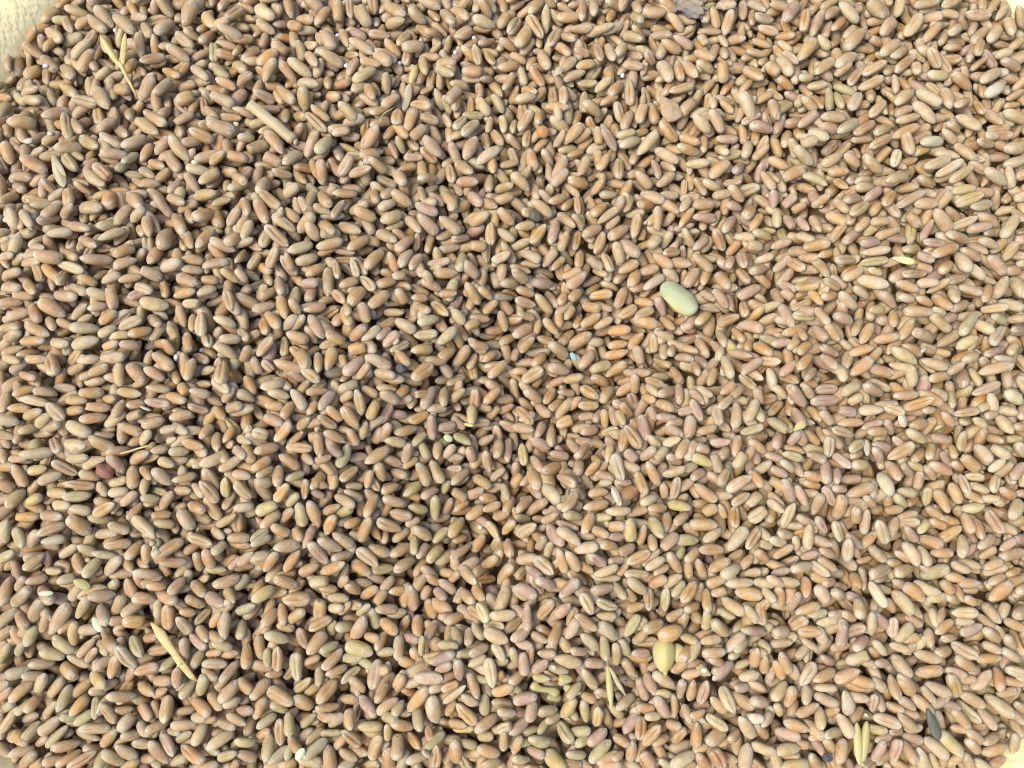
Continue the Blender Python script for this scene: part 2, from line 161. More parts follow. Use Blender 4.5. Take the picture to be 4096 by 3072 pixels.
(0,1536): """235 140 475 190 95 cp;465 180 605 330 120 cp;590 340 830 450 130 dp;720 100 940 90 110 do;750 210 1000 220 90 do;740 330 965 290 100 do;1035 70 1270 110 100 do;1285 40 1500 60 90 dp;1285 160 1520 200 95 cr;1450 100 1670 180 105 do;
1655 200 1830 250 85 cr;1030 310 1110 150 95 do;1500 310 1700 270 110 do;1050 360 1270 440 100 do;1245 550 1350 410 95 dp;1270 380 1460 320 110 dt;810 480 1040 580 120 do;580 520 820 560 120 dp;240 630 510 590 105 dp;5 310 220 340 125 dp;
235 300 435 250 100 do;115 220 300 220 95 dt;600 660 830 650 100 dp;750 720 965 650 105 dp;980 620 1120 780 105 dr;1130 690 1335 590 110 do;1185 720 1190 910 120 do;500 680 710 790 105 ct;385 860 580 780 105 dt;180 700 280 900 105 do;
625 870 865 890 95 co;440 940 660 960 105 do;600 990 820 960 105 cp;1360 740 1520 880 115 dp;1530 850 1730 790 90 do;1770 720 1975 620 115 dp;1920 760 2130 640 100 dt;1605 500 1805 570 100 co;1870 410 1910 600 100 dt;1765 490 1850 350 90 do;
140 1080 245 910 120 dt;260 1050 405 970 105 dy;150 1150 370 1150 95 do;370 1130 610 1160 105 dt;835 1130 1070 1040 120 co;1070 1060 1235 940 95 dp;1400 1090 1530 930 105 dt;645 1150 820 1300 135 do;390 1310 600 1200 105 ct;1185 1150 1395 1330 115 cp;
1315 1150 1510 1120 80 do;1350 1190 1580 1230 105 do;1570 1080 1700 1260 125 dp;1635 1030 1820 1110 110 do;1770 840 1915 1030 110 ct;1965 820 1960 970 100 cy;2050 850 2190 1000 110 ct;980 1210 1165 1280 100 dt;835 1300 1070 1290 100 dt;
85 1380 120 1170 110 dg;170 1240 280 1420 110 cg;270 1450 390 1260 120 dt;1660 1320 1885 1390 105 co;1395 1500 1610 1340 115 co;940 1400 1160 1370 100 co;1300 1380 1310 1560 95 do;1420 1540 1655 1540 100 ct;530 1500 715 1390 90 dp;670 1460 760 1640 105 do;
5 1530 205 1450 105 cg;265 1600 430 1470 110 dt;930 1650 1100 1490 115 dp;840 1460 1045 1490 75 dg;800 1650 890 1510 110 dg;1190 1620 1420 1659 100 dt;1130 1520 1240 1350 105 dt;1800 1420 1870 1600 115 do;5 840 170 920 110 do;0 440 180 470 95 cp;
360 70 500 90 100 dt;180 120 350 40 90 do;640 150 780 160 100 do;900 130 1050 150 90 do;610 250 740 230 100 do;350 380 500 270 110 dp;195 430 340 360 95 dt;440 400 570 370 90 dt;440 430 590 620 100 cr;870 460 1000 450 80 dt;
1140 200 1270 170 90 dt;1100 300 1320 250 105 dt;1590 30 1670 120 100 do;1690 80 1830 110 95 dp;1900 0 1990 70 110 cp;1940 170 2060 50 95 dt;2050 70 2212 150 105 dp;1870 210 1980 330 95 do;1990 230 2100 210 100 dt;
1460 410 1540 400 90 dp;1550 380 1640 430 100 dp;1650 410 1760 410 90 dp;1330 590 1480 560 90 dp;1510 600 1650 590 95 dp;1290 220 1450 380 0 xx;1390 660 1550 720 100 dp;1240 720 1370 840 85 do;980 870 1120 830 95 dp;
1285 840 1280 940 90 dp;1000 950 1150 930 95 dp;890 850 960 980 85 dp;1680 860 1800 980 90 dp;1540 920 1670 930 95 dt;2030 780 2200 810 105 dp;1270 990 1390 1000 90 dg;1350 920 1430 940 80 cg;1520 1080 1610 1040 85 dp;
720 770 900 820 100 dt;480 1040 680 1060 100 dp;1080 1000 1080 1000 0 xx;1130 1180 1240 1020 85 co;690 1080 790 1100 100 dp;1870 1190 1900 1240 0 xx;1880 1230 2080 1130 95 do;1820 1240 1960 1340 100 dp;2010 1330 2170 1330 110 do;
2040 1080 2212 1060 95 dp;1890 1450 1970 1370 100 dg;730 1400 870 1470 100 dg;400 1610 560 1620 85 cp;1600 1460 1730 1380 90 do;2090 1550 2212 1470 105 dt;1990 1600 2110 1490 80 dr;1370 1400 1450 1560 90 dp;10 1040 130 980 90 do;
30 1150 140 1060 105 dt;300 760 430 740 100 dy;40 570 100 700 85 dt;20 730 160 720 100 do;120 660 290 650 80 dt;2040 540 2160 660 95 dp;2070 460 2212 530 90 dp;1950 520 2030 370 90 do""",
(1024,1536): """330 60 450 240 110 dp;450 90 640 70 85 do;565 250 690 70 110 dr;890 60 930 290 100 cp;975 320 1075 140 110 do;1080 80 1270 200 110 dr;1040 30 1225 60 85 dp;1355 30 1345 230 115 dr;1450 235 1545 30 115 dr;1635 30 1630 220 100 dt;
1110 240 1320 290 100 dr;980 390 1140 290 85 cp;760 210 905 400 115 co;90 290 270 370 110 do;185 510 335 350 115 co;370 400 500 310 95 do;605 420 800 520 95 do;805 390 920 560 90 do;1005 540 1125 390 115 dp;1200 440 1410 390 100 do;
1115 490 1315 530 100 dp;1520 270 1535 500 105 dr;1285 700 1345 520 105 dr;1710 430 1870 540 105 dg;2075 660 2110 470 105 dt;1980 580 2020 780 100 ct;2180 460 2170 690 100 dr;5 600 215 540 110 do;275 550 510 570 100 co;545 430 585 660 100 do;
215 610 395 740 110 do;0 420 180 480 110 cp;955 700 1170 560 115 do;730 740 825 530 115 dg;1580 510 1570 660 95 dt;1590 680 1730 540 90 dp;220 710 215 890 115 do;670 710 680 920 110 co;745 850 895 720 105 co;1065 690 1110 850 105 dt;
0 860 160 850 110 dp;180 1020 320 870 110 co;450 820 445 1010 80 co;1090 950 1250 870 90 do;965 910 1015 750 85 do;680 960 890 1070 105 dp;770 920 940 1010 85 dr;1100 990 1305 1050 105 dt;960 1160 1055 950 105 do;1155 1110 1365 1160 120 ct;
1315 1060 1500 1100 100 dg;1560 960 1550 1190 100 dg;1405 680 1505 890 120 dt;1515 660 1620 870 110 dt;1875 790 2060 930 105 dt;1690 920 1810 990 100 do;1815 980 1980 920 105 dr;1610 1130 1705 990 90 dt;5 1110 230 1030 120 dp;390 1020 440 1240 110 dg;
480 1010 565 1240 120 do;610 1310 710 1130 110 co;900 1370 1015 1150 115 do;1045 1180 1270 1270 110 co;1670 1330 1800 1150 120 dt;680 1290 870 1410 105 dt;175 1420 410 1380 120 dt;550 1340 770 1440 115 dr;255 1620 400 1430 110 do;480 1360 640 1550 115 ct;
555 1640 810 1540 110 do;885 1420 1080 1570 120 cp;835 1530 1010 1650 120 do;1375 1310 1380 1480 90 cg;1485 1540 1630 1390 110 dy;1200 1620 1390 1500 110 dt;1680 1510 1870 1390 85 dr;1705 1640 1935 1510 105 dr;1870 1650 2030 1550 110 do;80 1630 220 1450 100 do;
2040 1160 2200 1120 100 do;1950 1100 2120 1040 90 dt;1870 200 1870 360 100 dg;1895 80 1890 200 105 co;1970 180 2110 50 95 do;150 1220 320 1310 105 do;330 1220 405 1350 100 do;80 50 250 10 110 dp;130 80 320 130 95 dp;90 190 260 210 100 do;
260 310 340 170 100 do;470 290 540 150 90 do;740 160 850 100 85 dt;750 60 900 10 95 dp;910 30 1060 110 95 do;1220 130 1330 20 95 do;1690 150 1800 70 90 dt;1760 10 1740 90 90 dt;1500 230 1640 220 95 dp;1350 330 1480 270 100 co;
1590 390 1700 370 95 dr;1690 290 1810 400 95 dr;1920 520 2060 460 85 dr;1650 640 1800 650 90 dr;1650 740 1790 740 75 cr;1690 880 1840 730 100 dt;1840 560 1900 720 105 dr;1880 700 1960 620 100 do;2020 850 2150 730 80 cp;2130 860 2180 1020 85 dg;
1370 540 1460 440 90 dg;1430 520 1490 640 90 dg;640 220 750 320 95 do;580 310 690 380 100 co;460 370 580 340 80 do;480 400 520 500 0 xx;920 500 970 330 90 dt;300 520 430 420 80 do;690 380 830 420 80 dr;650 540 740 620 90 dr;
820 650 960 630 95 dr;1110 640 1260 700 100 dr;1290 720 1390 660 85 do;1150 740 1320 810 95 dr;410 610 530 710 90 dt;280 840 440 770 80 dg;490 830 640 900 90 do;770 890 940 880 90 dg;530 680 660 640 85 do;490 920 600 980 80 dr;
540 1080 660 930 90 do;280 1060 400 950 90 dg;60 800 150 740 85 dt;0 760 150 640 105 do;1280 980 1440 850 105 dg;1430 990 1600 890 95 dr;1320 950 1440 1000 90 do;1610 950 1660 860 85 dg;1930 980 2090 1000 95 do;
1850 1150 1940 1080 110 do;1730 1090 1820 1020 85 do;2160 1110 2212 1000 100 do;770 1230 920 1170 95 do;600 1110 740 1060 90 do;700 1140 850 1080 100 dg;90 1230 200 1120 110 do;240 1180 320 1100 95 do;2000 1190 2100 1340 90 cp;
1880 1440 1970 1310 105 do;1690 1370 1830 1310 85 do;1200 1350 1310 1260 95 dt;1380 1250 1510 1330 110 dt;1200 1470 1320 1400 110 do;1400 1510 1520 1350 90 dr;970 1410 1180 1470 115 do;690 1510 820 1470 95 dr;380 1640 560 1560 105 do;
1560 1340 1640 1270 100 dg;1310 1220 1430 1170 80 dt;430 1420 510 1230 100 dt;0 1500 100 1480 110 dp;0 1390 140 1320 95 dg;20 1340 100 1270 100 cg;180 1650 350 1630 85 do;1040 1600 1160 1590 110 cg;1600 1620 1730 1650 95 do;2060 1510 2160 1360 90 dr;1460 1590 1560 1659 95 dr""",
(2048,1536): """100 60 260 170 110 dt;275 200 365 30 100 co;190 160 325 310 100 dt;370 310 510 150 100 dt;375 370 565 300 110 co;585 30 740 150 110 co;755 180 870 30 115 dt;890 110 1040 10 100 co;385 80 545 90 80 dt;1005 90 1075 240 110 cr;
845 200 900 380 100 dr;930 400 1005 240 105 dr;1180 220 1395 230 105 do;1130 250 1260 350 105 dr;1510 160 1630 330 95 cr;1755 240 1895 110 85 cp;1935 160 1925 390 110 dp;1735 200 1775 400 105 cp;1485 100 1645 190 85 dr;2010 340 2085 150 115 dp;
1530 290 1510 480 125 dr;1065 310 1165 510 115 cr;905 430 1110 570 115 co;775 440 915 400 95 cp;775 500 945 620 105 dr;575 440 745 390 105 dr;510 410 670 370 90 dr;0 370 190 420 105 dt;140 470 330 580 115 dr;345 350 330 560 95 dt;
85 520 105 715 95 cy;540 650 700 590 100 dr;745 560 810 740 100 dt;860 620 945 845 125 cp;960 590 1095 700 105 dr;1095 660 1220 570 105 dr;1285 540 1440 480 95 cp;1405 660 1505 490 110 do;1525 630 1710 710 105 dy;1700 590 1775 780 100 dt;
1135 680 1265 880 100 do;1280 800 1480 740 95 dg;1905 740 1995 570 110 dp;1830 930 2040 800 110 cp;1755 890 1855 740 105 ct;1960 430 2150 380 90 cg;1945 450 1900 640 95 do;440 670 460 915 105 do;275 720 335 920 130 dt;510 900 725 860 105 dt;
1065 760 1145 960 110 co;1420 800 1390 1000 105 ct;640 960 830 930 95 do;910 1000 1075 910 120 do;600 1080 835 1030 100 do;495 895 530 1095 95 cw;30 1120 175 970 100 dr;110 1140 305 1000 105 dr;795 1110 1020 1100 95 dp;
1165 1080 1345 1070 90 do;1340 1030 1540 1080 110 dy;1565 870 1755 1020 115 do;1870 1050 2030 950 95 ct;2010 1050 2170 920 110 dp;2025 1190 2210 1050 115 cp;1605 1140 1760 1060 110 dt;1000 1160 1015 1370 125 dy;1190 1140 1280 1340 115 dg;
680 1130 610 1290 110 do;430 1130 620 1160 95 dg;165 1160 320 1190 75 do;270 1230 440 1410 115 dr;380 1240 590 1390 120 dp;370 1190 580 1260 85 dr;200 1470 290 1310 100 dr;520 1440 740 1400 110 dp;740 1390 905 1400 95 do;1200 1290 1210 1450 95 do;
1255 1450 1420 1290 110 dt;1425 1350 1575 1350 115 dg;1515 1210 1755 1220 120 do;1850 1440 1995 1240 125 dp;1580 1430 1820 1430 105 co;1995 1430 2105 1250 110 co;1900 1080 1890 1225 110 co;855 1480 1065 1400 100 dr;980 1550 1185 1450 115 co;
1135 1600 1300 1500 95 dp;1325 1450 1450 1640 105 do;695 1659 905 1570 95 dp;960 1640 1180 1640 95 cp;1585 1520 1655 1659 95 do;1680 1610 1855 1510 110 do;1770 1659 1965 1570 115 dp;460 1440 580 1620 110 do;190 1490 360 1650 130 cp;390 1420 460 1640 100 do;
655 1480 795 1560 100 cr;5 1250 155 1340 100 do;480 230 580 140 90 do;570 200 730 200 105 ct;560 300 710 290 85 dr;780 230 800 400 85 do;700 350 770 230 80 dr;320 240 430 150 90 do;60 330 200 270 90 dr;1110 0 1160 140 95 do;
1180 160 1270 40 95 dt;1270 110 1340 10 85 do;1900 110 1960 60 85 dt;1800 90 1920 0 100 do;2080 50 2140 230 95 do;1580 60 1700 120 90 dp;1360 70 1460 180 95 dr;890 190 990 220 100 dr;1060 290 1150 140 100 dr;1240 310 1390 310 90 dr;
1320 370 1460 340 95 dr;1330 390 1440 450 100 dr;1580 430 1750 380 95 do;1700 510 1880 510 90 cr;1510 620 1580 480 90 cr;1210 690 1320 560 95 dg;1190 480 1270 540 95 dg;1420 470 1220 430 0 xx;1310 620 1470 690 100 dr;1490 740 1580 700 95 dp;
1530 830 1670 740 95 dr;1590 560 1690 590 100 dr;1780 640 1860 560 95 dt;1980 690 2070 550 95 do;2040 500 2170 590 100 do;1460 900 1550 840 95 dp;1300 850 1330 1020 85 dr;1100 1040 1270 970 95 dp;950 690 1070 740 100 dp;740 780 860 820 95 dr;
890 860 1040 860 80 dr;490 700 620 720 85 dr;500 810 730 790 95 dt;340 610 470 640 90 dr;370 530 470 650 90 dr;490 500 560 600 95 dr;550 500 690 530 100 dr;680 500 760 540 90 dt;300 460 330 300 0 xx;210 470 270 350 90 dr;
180 650 250 750 95 dr;70 890 200 760 80 dr;0 900 90 760 100 do;150 880 240 980 95 dr;10 1150 170 1180 90 dg;250 1110 420 1100 90 dp;370 1030 470 1000 95 dg;720 1160 830 1150 95 dg;1030 1120 1150 1080 100 do;1260 1240 1360 1180 0 xx;
1300 1290 1350 1100 105 do;1410 1200 1490 1130 95 dt;1100 1400 1140 1210 85 do;710 1260 790 1300 95 do;810 1240 930 1230 105 do;820 1320 960 1320 90 dr;590 1300 690 1320 90 dp;290 1500 340 1360 85 dg;150 1240 240 1330 100 dr;
30 1270 150 1330 0 xx;0 1390 130 1380 85 do;1770 1040 1850 1200 90 do;1960 1290 2040 1200 90 do;1800 1130 1800 1340 0 xx;2040 760 2120 890 100 co;2120 850 2212 900 95 dp;2110 760 2212 690 95 dp;1640 1370 1790 1250 105 dp;
1760 970 1850 970 90 dp;1970 1590 2070 1480 95 do;2080 1430 2212 1540 95 do;2000 1640 2150 1620 90 dp;1860 1520 1990 1440 85 do;1490 1520 1580 1440 100 do;1410 1500 1470 1420 85 dg;1520 1659 1500 1540 90 do;1230 1640 1340 1570 90 dt;
910 1659 1000 1540 80 do;820 1540 960 1510 85 dr;590 1560 670 1610 90 do;140 1590 230 1659 90 dr;2120 1260 2180 1320 90 dp;2110 1370 2212 1400 90 cp""",
(3072,1536): """125 30 310 210 115 dr;370 70 590 40 110 cr;330 170 590 140 110 cr;600 100 745 20 105 dp;540 230 750 260 105 dr;580 350 815 330 95 do;190 210 270 400 105 dr;805 430 1000 420 100 do;505 400 740 450 95 cp;1040 120 1250 110 100 do;
1125 230 1365 150 105 co;780 20 1000 100 110 dr;970 210 1120 270 105 cp;1260 80 1450 200 120 do;1375 60 1535 170 115 dp;1745 100 1955 10 100 cp;1970 90 2175 170 125 dw;1850 100 1920 250 120 dp;1710 310 1860 390 95 dp;1945 290 2030 440 115 dp;
1130 420 1335 510 110 dp;1180 390 1350 330 120 do;645 600 800 500 105 cp;485 460 490 650 115 cp;115 600 290 650 100 cp;315 600 470 680 105 dr;995 660 1210 530 115 co;860 560 950 680 95 dr;680 710 865 700 110 dp;475 660 450 880 110 dr;
545 880 580 720 90 dr;610 830 800 820 105 dr;635 990 865 880 120 do;1005 660 1090 850 110 do;935 760 1000 980 130 dw;1350 690 1570 780 115 do;1610 620 1825 750 120 do;1740 530 1875 690 115 dp;1535 680 1715 750 90 do;1650 410 1640 590 110 cp;
1800 400 1795 530 105 do;2015 480 2180 480 85 dp;1890 440 1995 510 95 do;2105 520 2212 640 105 cp;1410 910 1525 1120 120 do;1520 860 1625 1040 110 do;1620 780 1670 970 95 cp;1670 800 1865 810 95 cp;1880 950 1950 770 100 cp;1950 910 2135 980 110 do;
2060 840 2140 690 110 dr;2180 760 2180 900 120 dp;1350 910 1350 1040 90 cp;1615 1090 1825 1060 100 dg;1640 1110 1710 1300 115 do;2040 1180 2170 1000 120 dp;1840 1090 1960 1300 125 co;1455 1360 1640 1230 110 co;1250 1320 1470 1400 115 do;
1350 1460 1555 1460 110 do;1140 1360 1255 1570 125 dp;1265 1390 1340 1580 100 dp;1630 1510 1670 1290 115 dp;1755 1160 1795 1350 100 do;1770 1420 1940 1310 105 dt;950 1110 1115 1080 85 do;885 1170 995 1380 120 cp;1020 1330 1080 1150 100 dt;590 980 570 1170 125 do;
690 1060 730 1260 100 dt;810 1080 790 1310 95 dp;360 1140 420 950 100 dr;100 1250 180 1030 105 cp;370 1150 490 1290 95 cr;510 1180 590 1370 95 cp;315 1210 325 1440 105 dp;655 1320 655 1540 115 cp;25 1500 190 1390 85 co;200 1310 240 1450 85 dp;
860 1400 990 1540 110 dt;1035 1640 1215 1580 115 do;835 1659 1020 1580 120 cr;170 1610 360 1560 105 dp;450 920 530 1030 100 cr;10 320 130 400 110 dg;40 570 110 410 100 dr;125 570 240 420 85 dr;100 850 190 1010 120 dr;205 880 310 1070 100 dr;
370 1330 510 1390 100 dt;405 250 540 360 100 dr;1275 760 1240 910 95 dt;1530 1540 1705 1630 100 dp;1820 1600 1960 1520 100 do;280 790 410 820 95 do;30 40 130 120 90 dp;270 30 360 130 90 dr;660 190 800 100 100 cp;820 240 890 240 110 dp;
890 190 1090 190 80 dr;790 390 970 330 90 dr;1290 240 1430 230 85 dp;1550 230 1560 60 85 dp;1560 270 1760 250 90 ct;1480 280 1570 350 95 do;1810 300 1920 270 95 dt;1780 230 1850 200 90 dp;1970 230 2090 260 95 dp;2130 320 2200 180 95 dt;
2060 380 2212 390 90 do;2030 330 2110 430 85 do;1000 320 1070 430 90 dr;330 420 430 500 95 do;450 400 610 560 95 do;530 600 620 590 0 xx;560 620 660 720 100 cp;890 530 1040 560 105 dr;1060 480 1160 560 95 dr;670 640 800 600 85 dr;
1340 670 1430 500 95 dt;1240 660 1340 580 95 do;1410 460 1520 500 90 dt;1210 690 1290 740 90 dy;1320 720 1400 830 90 dt;1120 700 1200 790 85 dt;1890 560 1980 620 110 dp;1990 580 2090 560 95 dp;1720 880 1840 930 90 dp;1900 740 1970 680 90 dw;
1500 590 1560 560 0 xx;1570 660 1560 520 85 do;1480 620 1520 700 85 dr;1680 960 1780 1010 85 do;1820 1000 1890 1000 90 dp;1890 1010 2030 1050 80 dp;1960 800 2060 700 100 dt;2080 1220 2212 1150 100 dt;1930 1210 2100 1290 100 dt;
1850 1080 2010 1130 95 do;1340 1080 1450 1170 95 do;1330 1180 1510 1240 95 do;1470 1170 1600 1200 95 do;1250 1290 1340 1180 95 dp;1120 1220 1250 1370 95 dr;1090 1170 1230 1120 95 dt;860 1010 880 830 90 dr;1080 920 1250 960 95 dp;1050 950 1160 1080 95 dg;
1170 1050 1290 980 95 do;790 990 880 1060 85 do;640 1010 790 1030 85 dt;500 1080 540 1020 0 xx;210 1060 320 1170 0 xx;240 1160 350 1210 90 dr;160 1230 240 1230 90 dp;0 1030 70 1090 95 dp;10 950 100 1060 95 dp;520 910 640 920 85 dr;290 940 380 960 90 dt;
290 860 420 890 85 do;90 680 200 750 95 dp;0 730 140 810 95 dr;10 620 80 650 90 dr;0 830 90 890 110 do;90 1300 160 1310 90 dr;0 1350 110 1370 100 dp;300 1500 400 1460 85 dr;420 1420 550 1490 95 dr;410 1500 560 1620 100 dt;650 1290 790 1420 90 dr;
720 1410 790 1500 80 do;800 1400 890 1290 100 do;1010 1540 1120 1560 90 do;1280 1580 1420 1650 90 dr;1100 1460 1200 1520 95 dp;1700 1470 1780 1400 85 dr;1830 1510 1950 1410 95 dt;1970 1430 2060 1350 85 dr;2050 1350 2170 1340 95 dr;
1960 1500 2180 1440 120 dt;1840 1640 2030 1570 100 dp;2030 1659 2140 1600 90 do;1480 1659 1650 1650 85 do;370 1560 460 1640 105 cp;50 1640 150 1610 90 dr;1680 1540 1790 1570 100 dp;1660 1500 1700 1440 0 xx""",
(0,2304): """110 0 80 255 125 do;140 260 340 90 125 dt;500 480 650 230 135 dt;700 370 830 160 105 dt;20 440 200 270 110 dg;145 420 280 600 100 do;695 380 680 600 105 do;500 510 690 650 110 dg;1030 340 1110 170 115 do;880 230 1000 420 115 dr;1110 380 1340 390 125 do;
1185 180 1390 200 110 do;1375 140 1590 220 115 do;1490 230 1480 470 130 co;1660 40 1810 170 110 do;1620 180 1790 260 105 do;1790 150 1995 260 125 dr;1870 80 2100 10 110 dt;1570 340 1680 490 110 cg;1695 420 1825 280 85 cg;1975 290 1970 550 120 dp;
2095 360 2090 550 105 dg;20 750 160 560 115 dy;380 640 625 690 115 dg;510 730 705 860 125 do;640 670 820 770 90 ct;710 700 870 530 90 dt;765 750 905 600 85 ct;920 510 1080 630 115 do;1060 590 1215 790 120 cp;985 880 1075 660 115 co;
1155 510 1280 690 110 cg;1095 910 1185 780 105 do;815 810 980 950 115 dy;880 780 1010 690 100 dr;1200 820 1420 760 110 co;1290 650 1480 620 105 co;1250 540 1400 510 100 do;355 1000 470 820 115 dp;290 760 510 740 105 dt;440 1060 590 870 110 do;
570 1160 650 920 110 dg;640 1040 820 880 105 do;665 1190 800 1020 115 do;140 1070 335 890 120 do;290 1150 400 1000 110 do;870 1020 890 1220 95 cg;930 1060 1040 1260 110 ct;975 1020 1220 1030 105 dt;1465 1020 1465 1260 130 ct;1205 1050 1345 1230 105 co;
1330 1070 1390 1220 90 do;1215 930 1360 1010 110 do;1325 900 1520 890 110 do;1575 770 1560 960 110 do;1575 1050 1705 890 110 dg;1750 1030 1820 820 110 dg;1940 910 2085 720 100 ct;1785 740 2000 750 100 cp;1655 490 1840 620 95 cr;1620 520 1630 730 100 dr;
2140 570 2150 800 115 do;1945 1065 2085 900 125 dt;1955 1110 2115 1050 90 dp;1680 1040 1870 1180 110 do;1080 1320 1210 1150 120 dp;740 1290 1000 1300 105 cp;410 1220 550 1060 90 dt;385 1350 585 1200 115 dt;60 1340 200 1150 90 cp;200 1240 340 1190 100 dp;
505 1460 735 1430 105 do;450 1460 640 1270 90 dg;660 1320 880 1410 90 dt;905 1460 1080 1290 105 do;650 1630 880 1490 105 co;550 1610 740 1490 95 do;1510 1270 1725 1270 100 do;1700 1450 1800 1260 115 dp;1820 1470 2040 1330 115 dp;1345 1390 1480 1610 110 do;
1415 1340 1560 1530 105 cr;1590 1450 1815 1590 115 co;1040 1440 1230 1550 105 dt;940 1490 1120 1610 110 dt;1305 1320 1480 1250 100 do;210 1640 390 1490 110 dt;210 100 260 30 90 dt;270 50 440 10 90 dt;570 40 720 0 100 dg;660 190 760 70 105 dt;850 170 1010 160 115 dt;
1100 20 1190 190 115 co;1510 160 1620 10 110 ct;1310 80 1480 90 90 do;1130 320 1250 220 110 dt;1030 380 1110 370 90 do;360 80 540 230 115 dr;330 370 420 210 130 dt;210 320 280 420 100 do;280 600 360 420 110 dg;400 490 490 300 100 do;60 530 130 460 95 dt;
750 460 870 450 110 dp;560 480 680 370 95 do;210 650 260 580 85 dg;900 570 960 640 90 dg;1390 330 1400 230 95 dg;1580 300 1720 320 85 do;1730 420 1850 560 95 do;1830 490 1960 540 100 dt;1860 560 2040 620 95 dg;1850 430 1940 310 95 do;
2090 300 2200 260 105 dg;1970 90 2070 230 100 do;2060 100 2130 20 100 dg;1790 670 1950 640 85 do;1960 680 2040 660 90 do;1790 800 1900 870 95 do;1890 960 1990 860 85 do;1690 780 1760 640 100 dg;1420 800 1540 700 95 dg;2100 900 2212 980 110 do;
1820 1000 1950 1150 110 do;1330 1030 1480 960 95 do;820 980 970 970 90 dg;290 850 400 850 95 dt;50 1050 160 960 95 do;60 1140 190 1080 90 dg;230 1150 300 1080 85 dg;1050 1150 1130 1150 95 do;740 1230 820 1180 110 dg;600 1200 720 1210 90 dg;
1220 1240 1330 1370 95 dp;1460 1320 1600 1340 80 dg;1520 1180 1690 1150 90 dr;1670 1200 1840 1200 105 dg;1810 1220 1890 1220 90 do;1900 1240 2080 1290 95 dt;1980 1180 2170 1260 100 dt;2080 1150 2212 1140 100 dr;1200 1420 1340 1440 95 cg;
1100 1360 1250 1360 100 dt;170 1330 300 1420 110 do;280 1380 370 1270 105 dg;350 1440 450 1380 85 dt;1570 1400 1650 1350 95 dg;1760 1450 1930 1520 90 dg;1900 1560 2090 1500 95 cg;2080 1410 2200 1430 100 dp;1500 1610 1610 1560 100 dg;890 1659 960 1480 110 dg;
1100 1659 1220 1570 110 do;1240 1570 1350 1560 90 dt;140 1520 340 1470 105 dt;470 1580 570 1560 95 do;310 1659 470 1550 110 do;1740 1659 1920 1600 100 dt;2030 1659 2090 1570 90 do;2090 1520 2212 1560 105 dt;0 1000 140 900 110 dt;0 880 130 850 100 do;130 850 280 800 120 dg;20 1200 60 1400 110 do""",
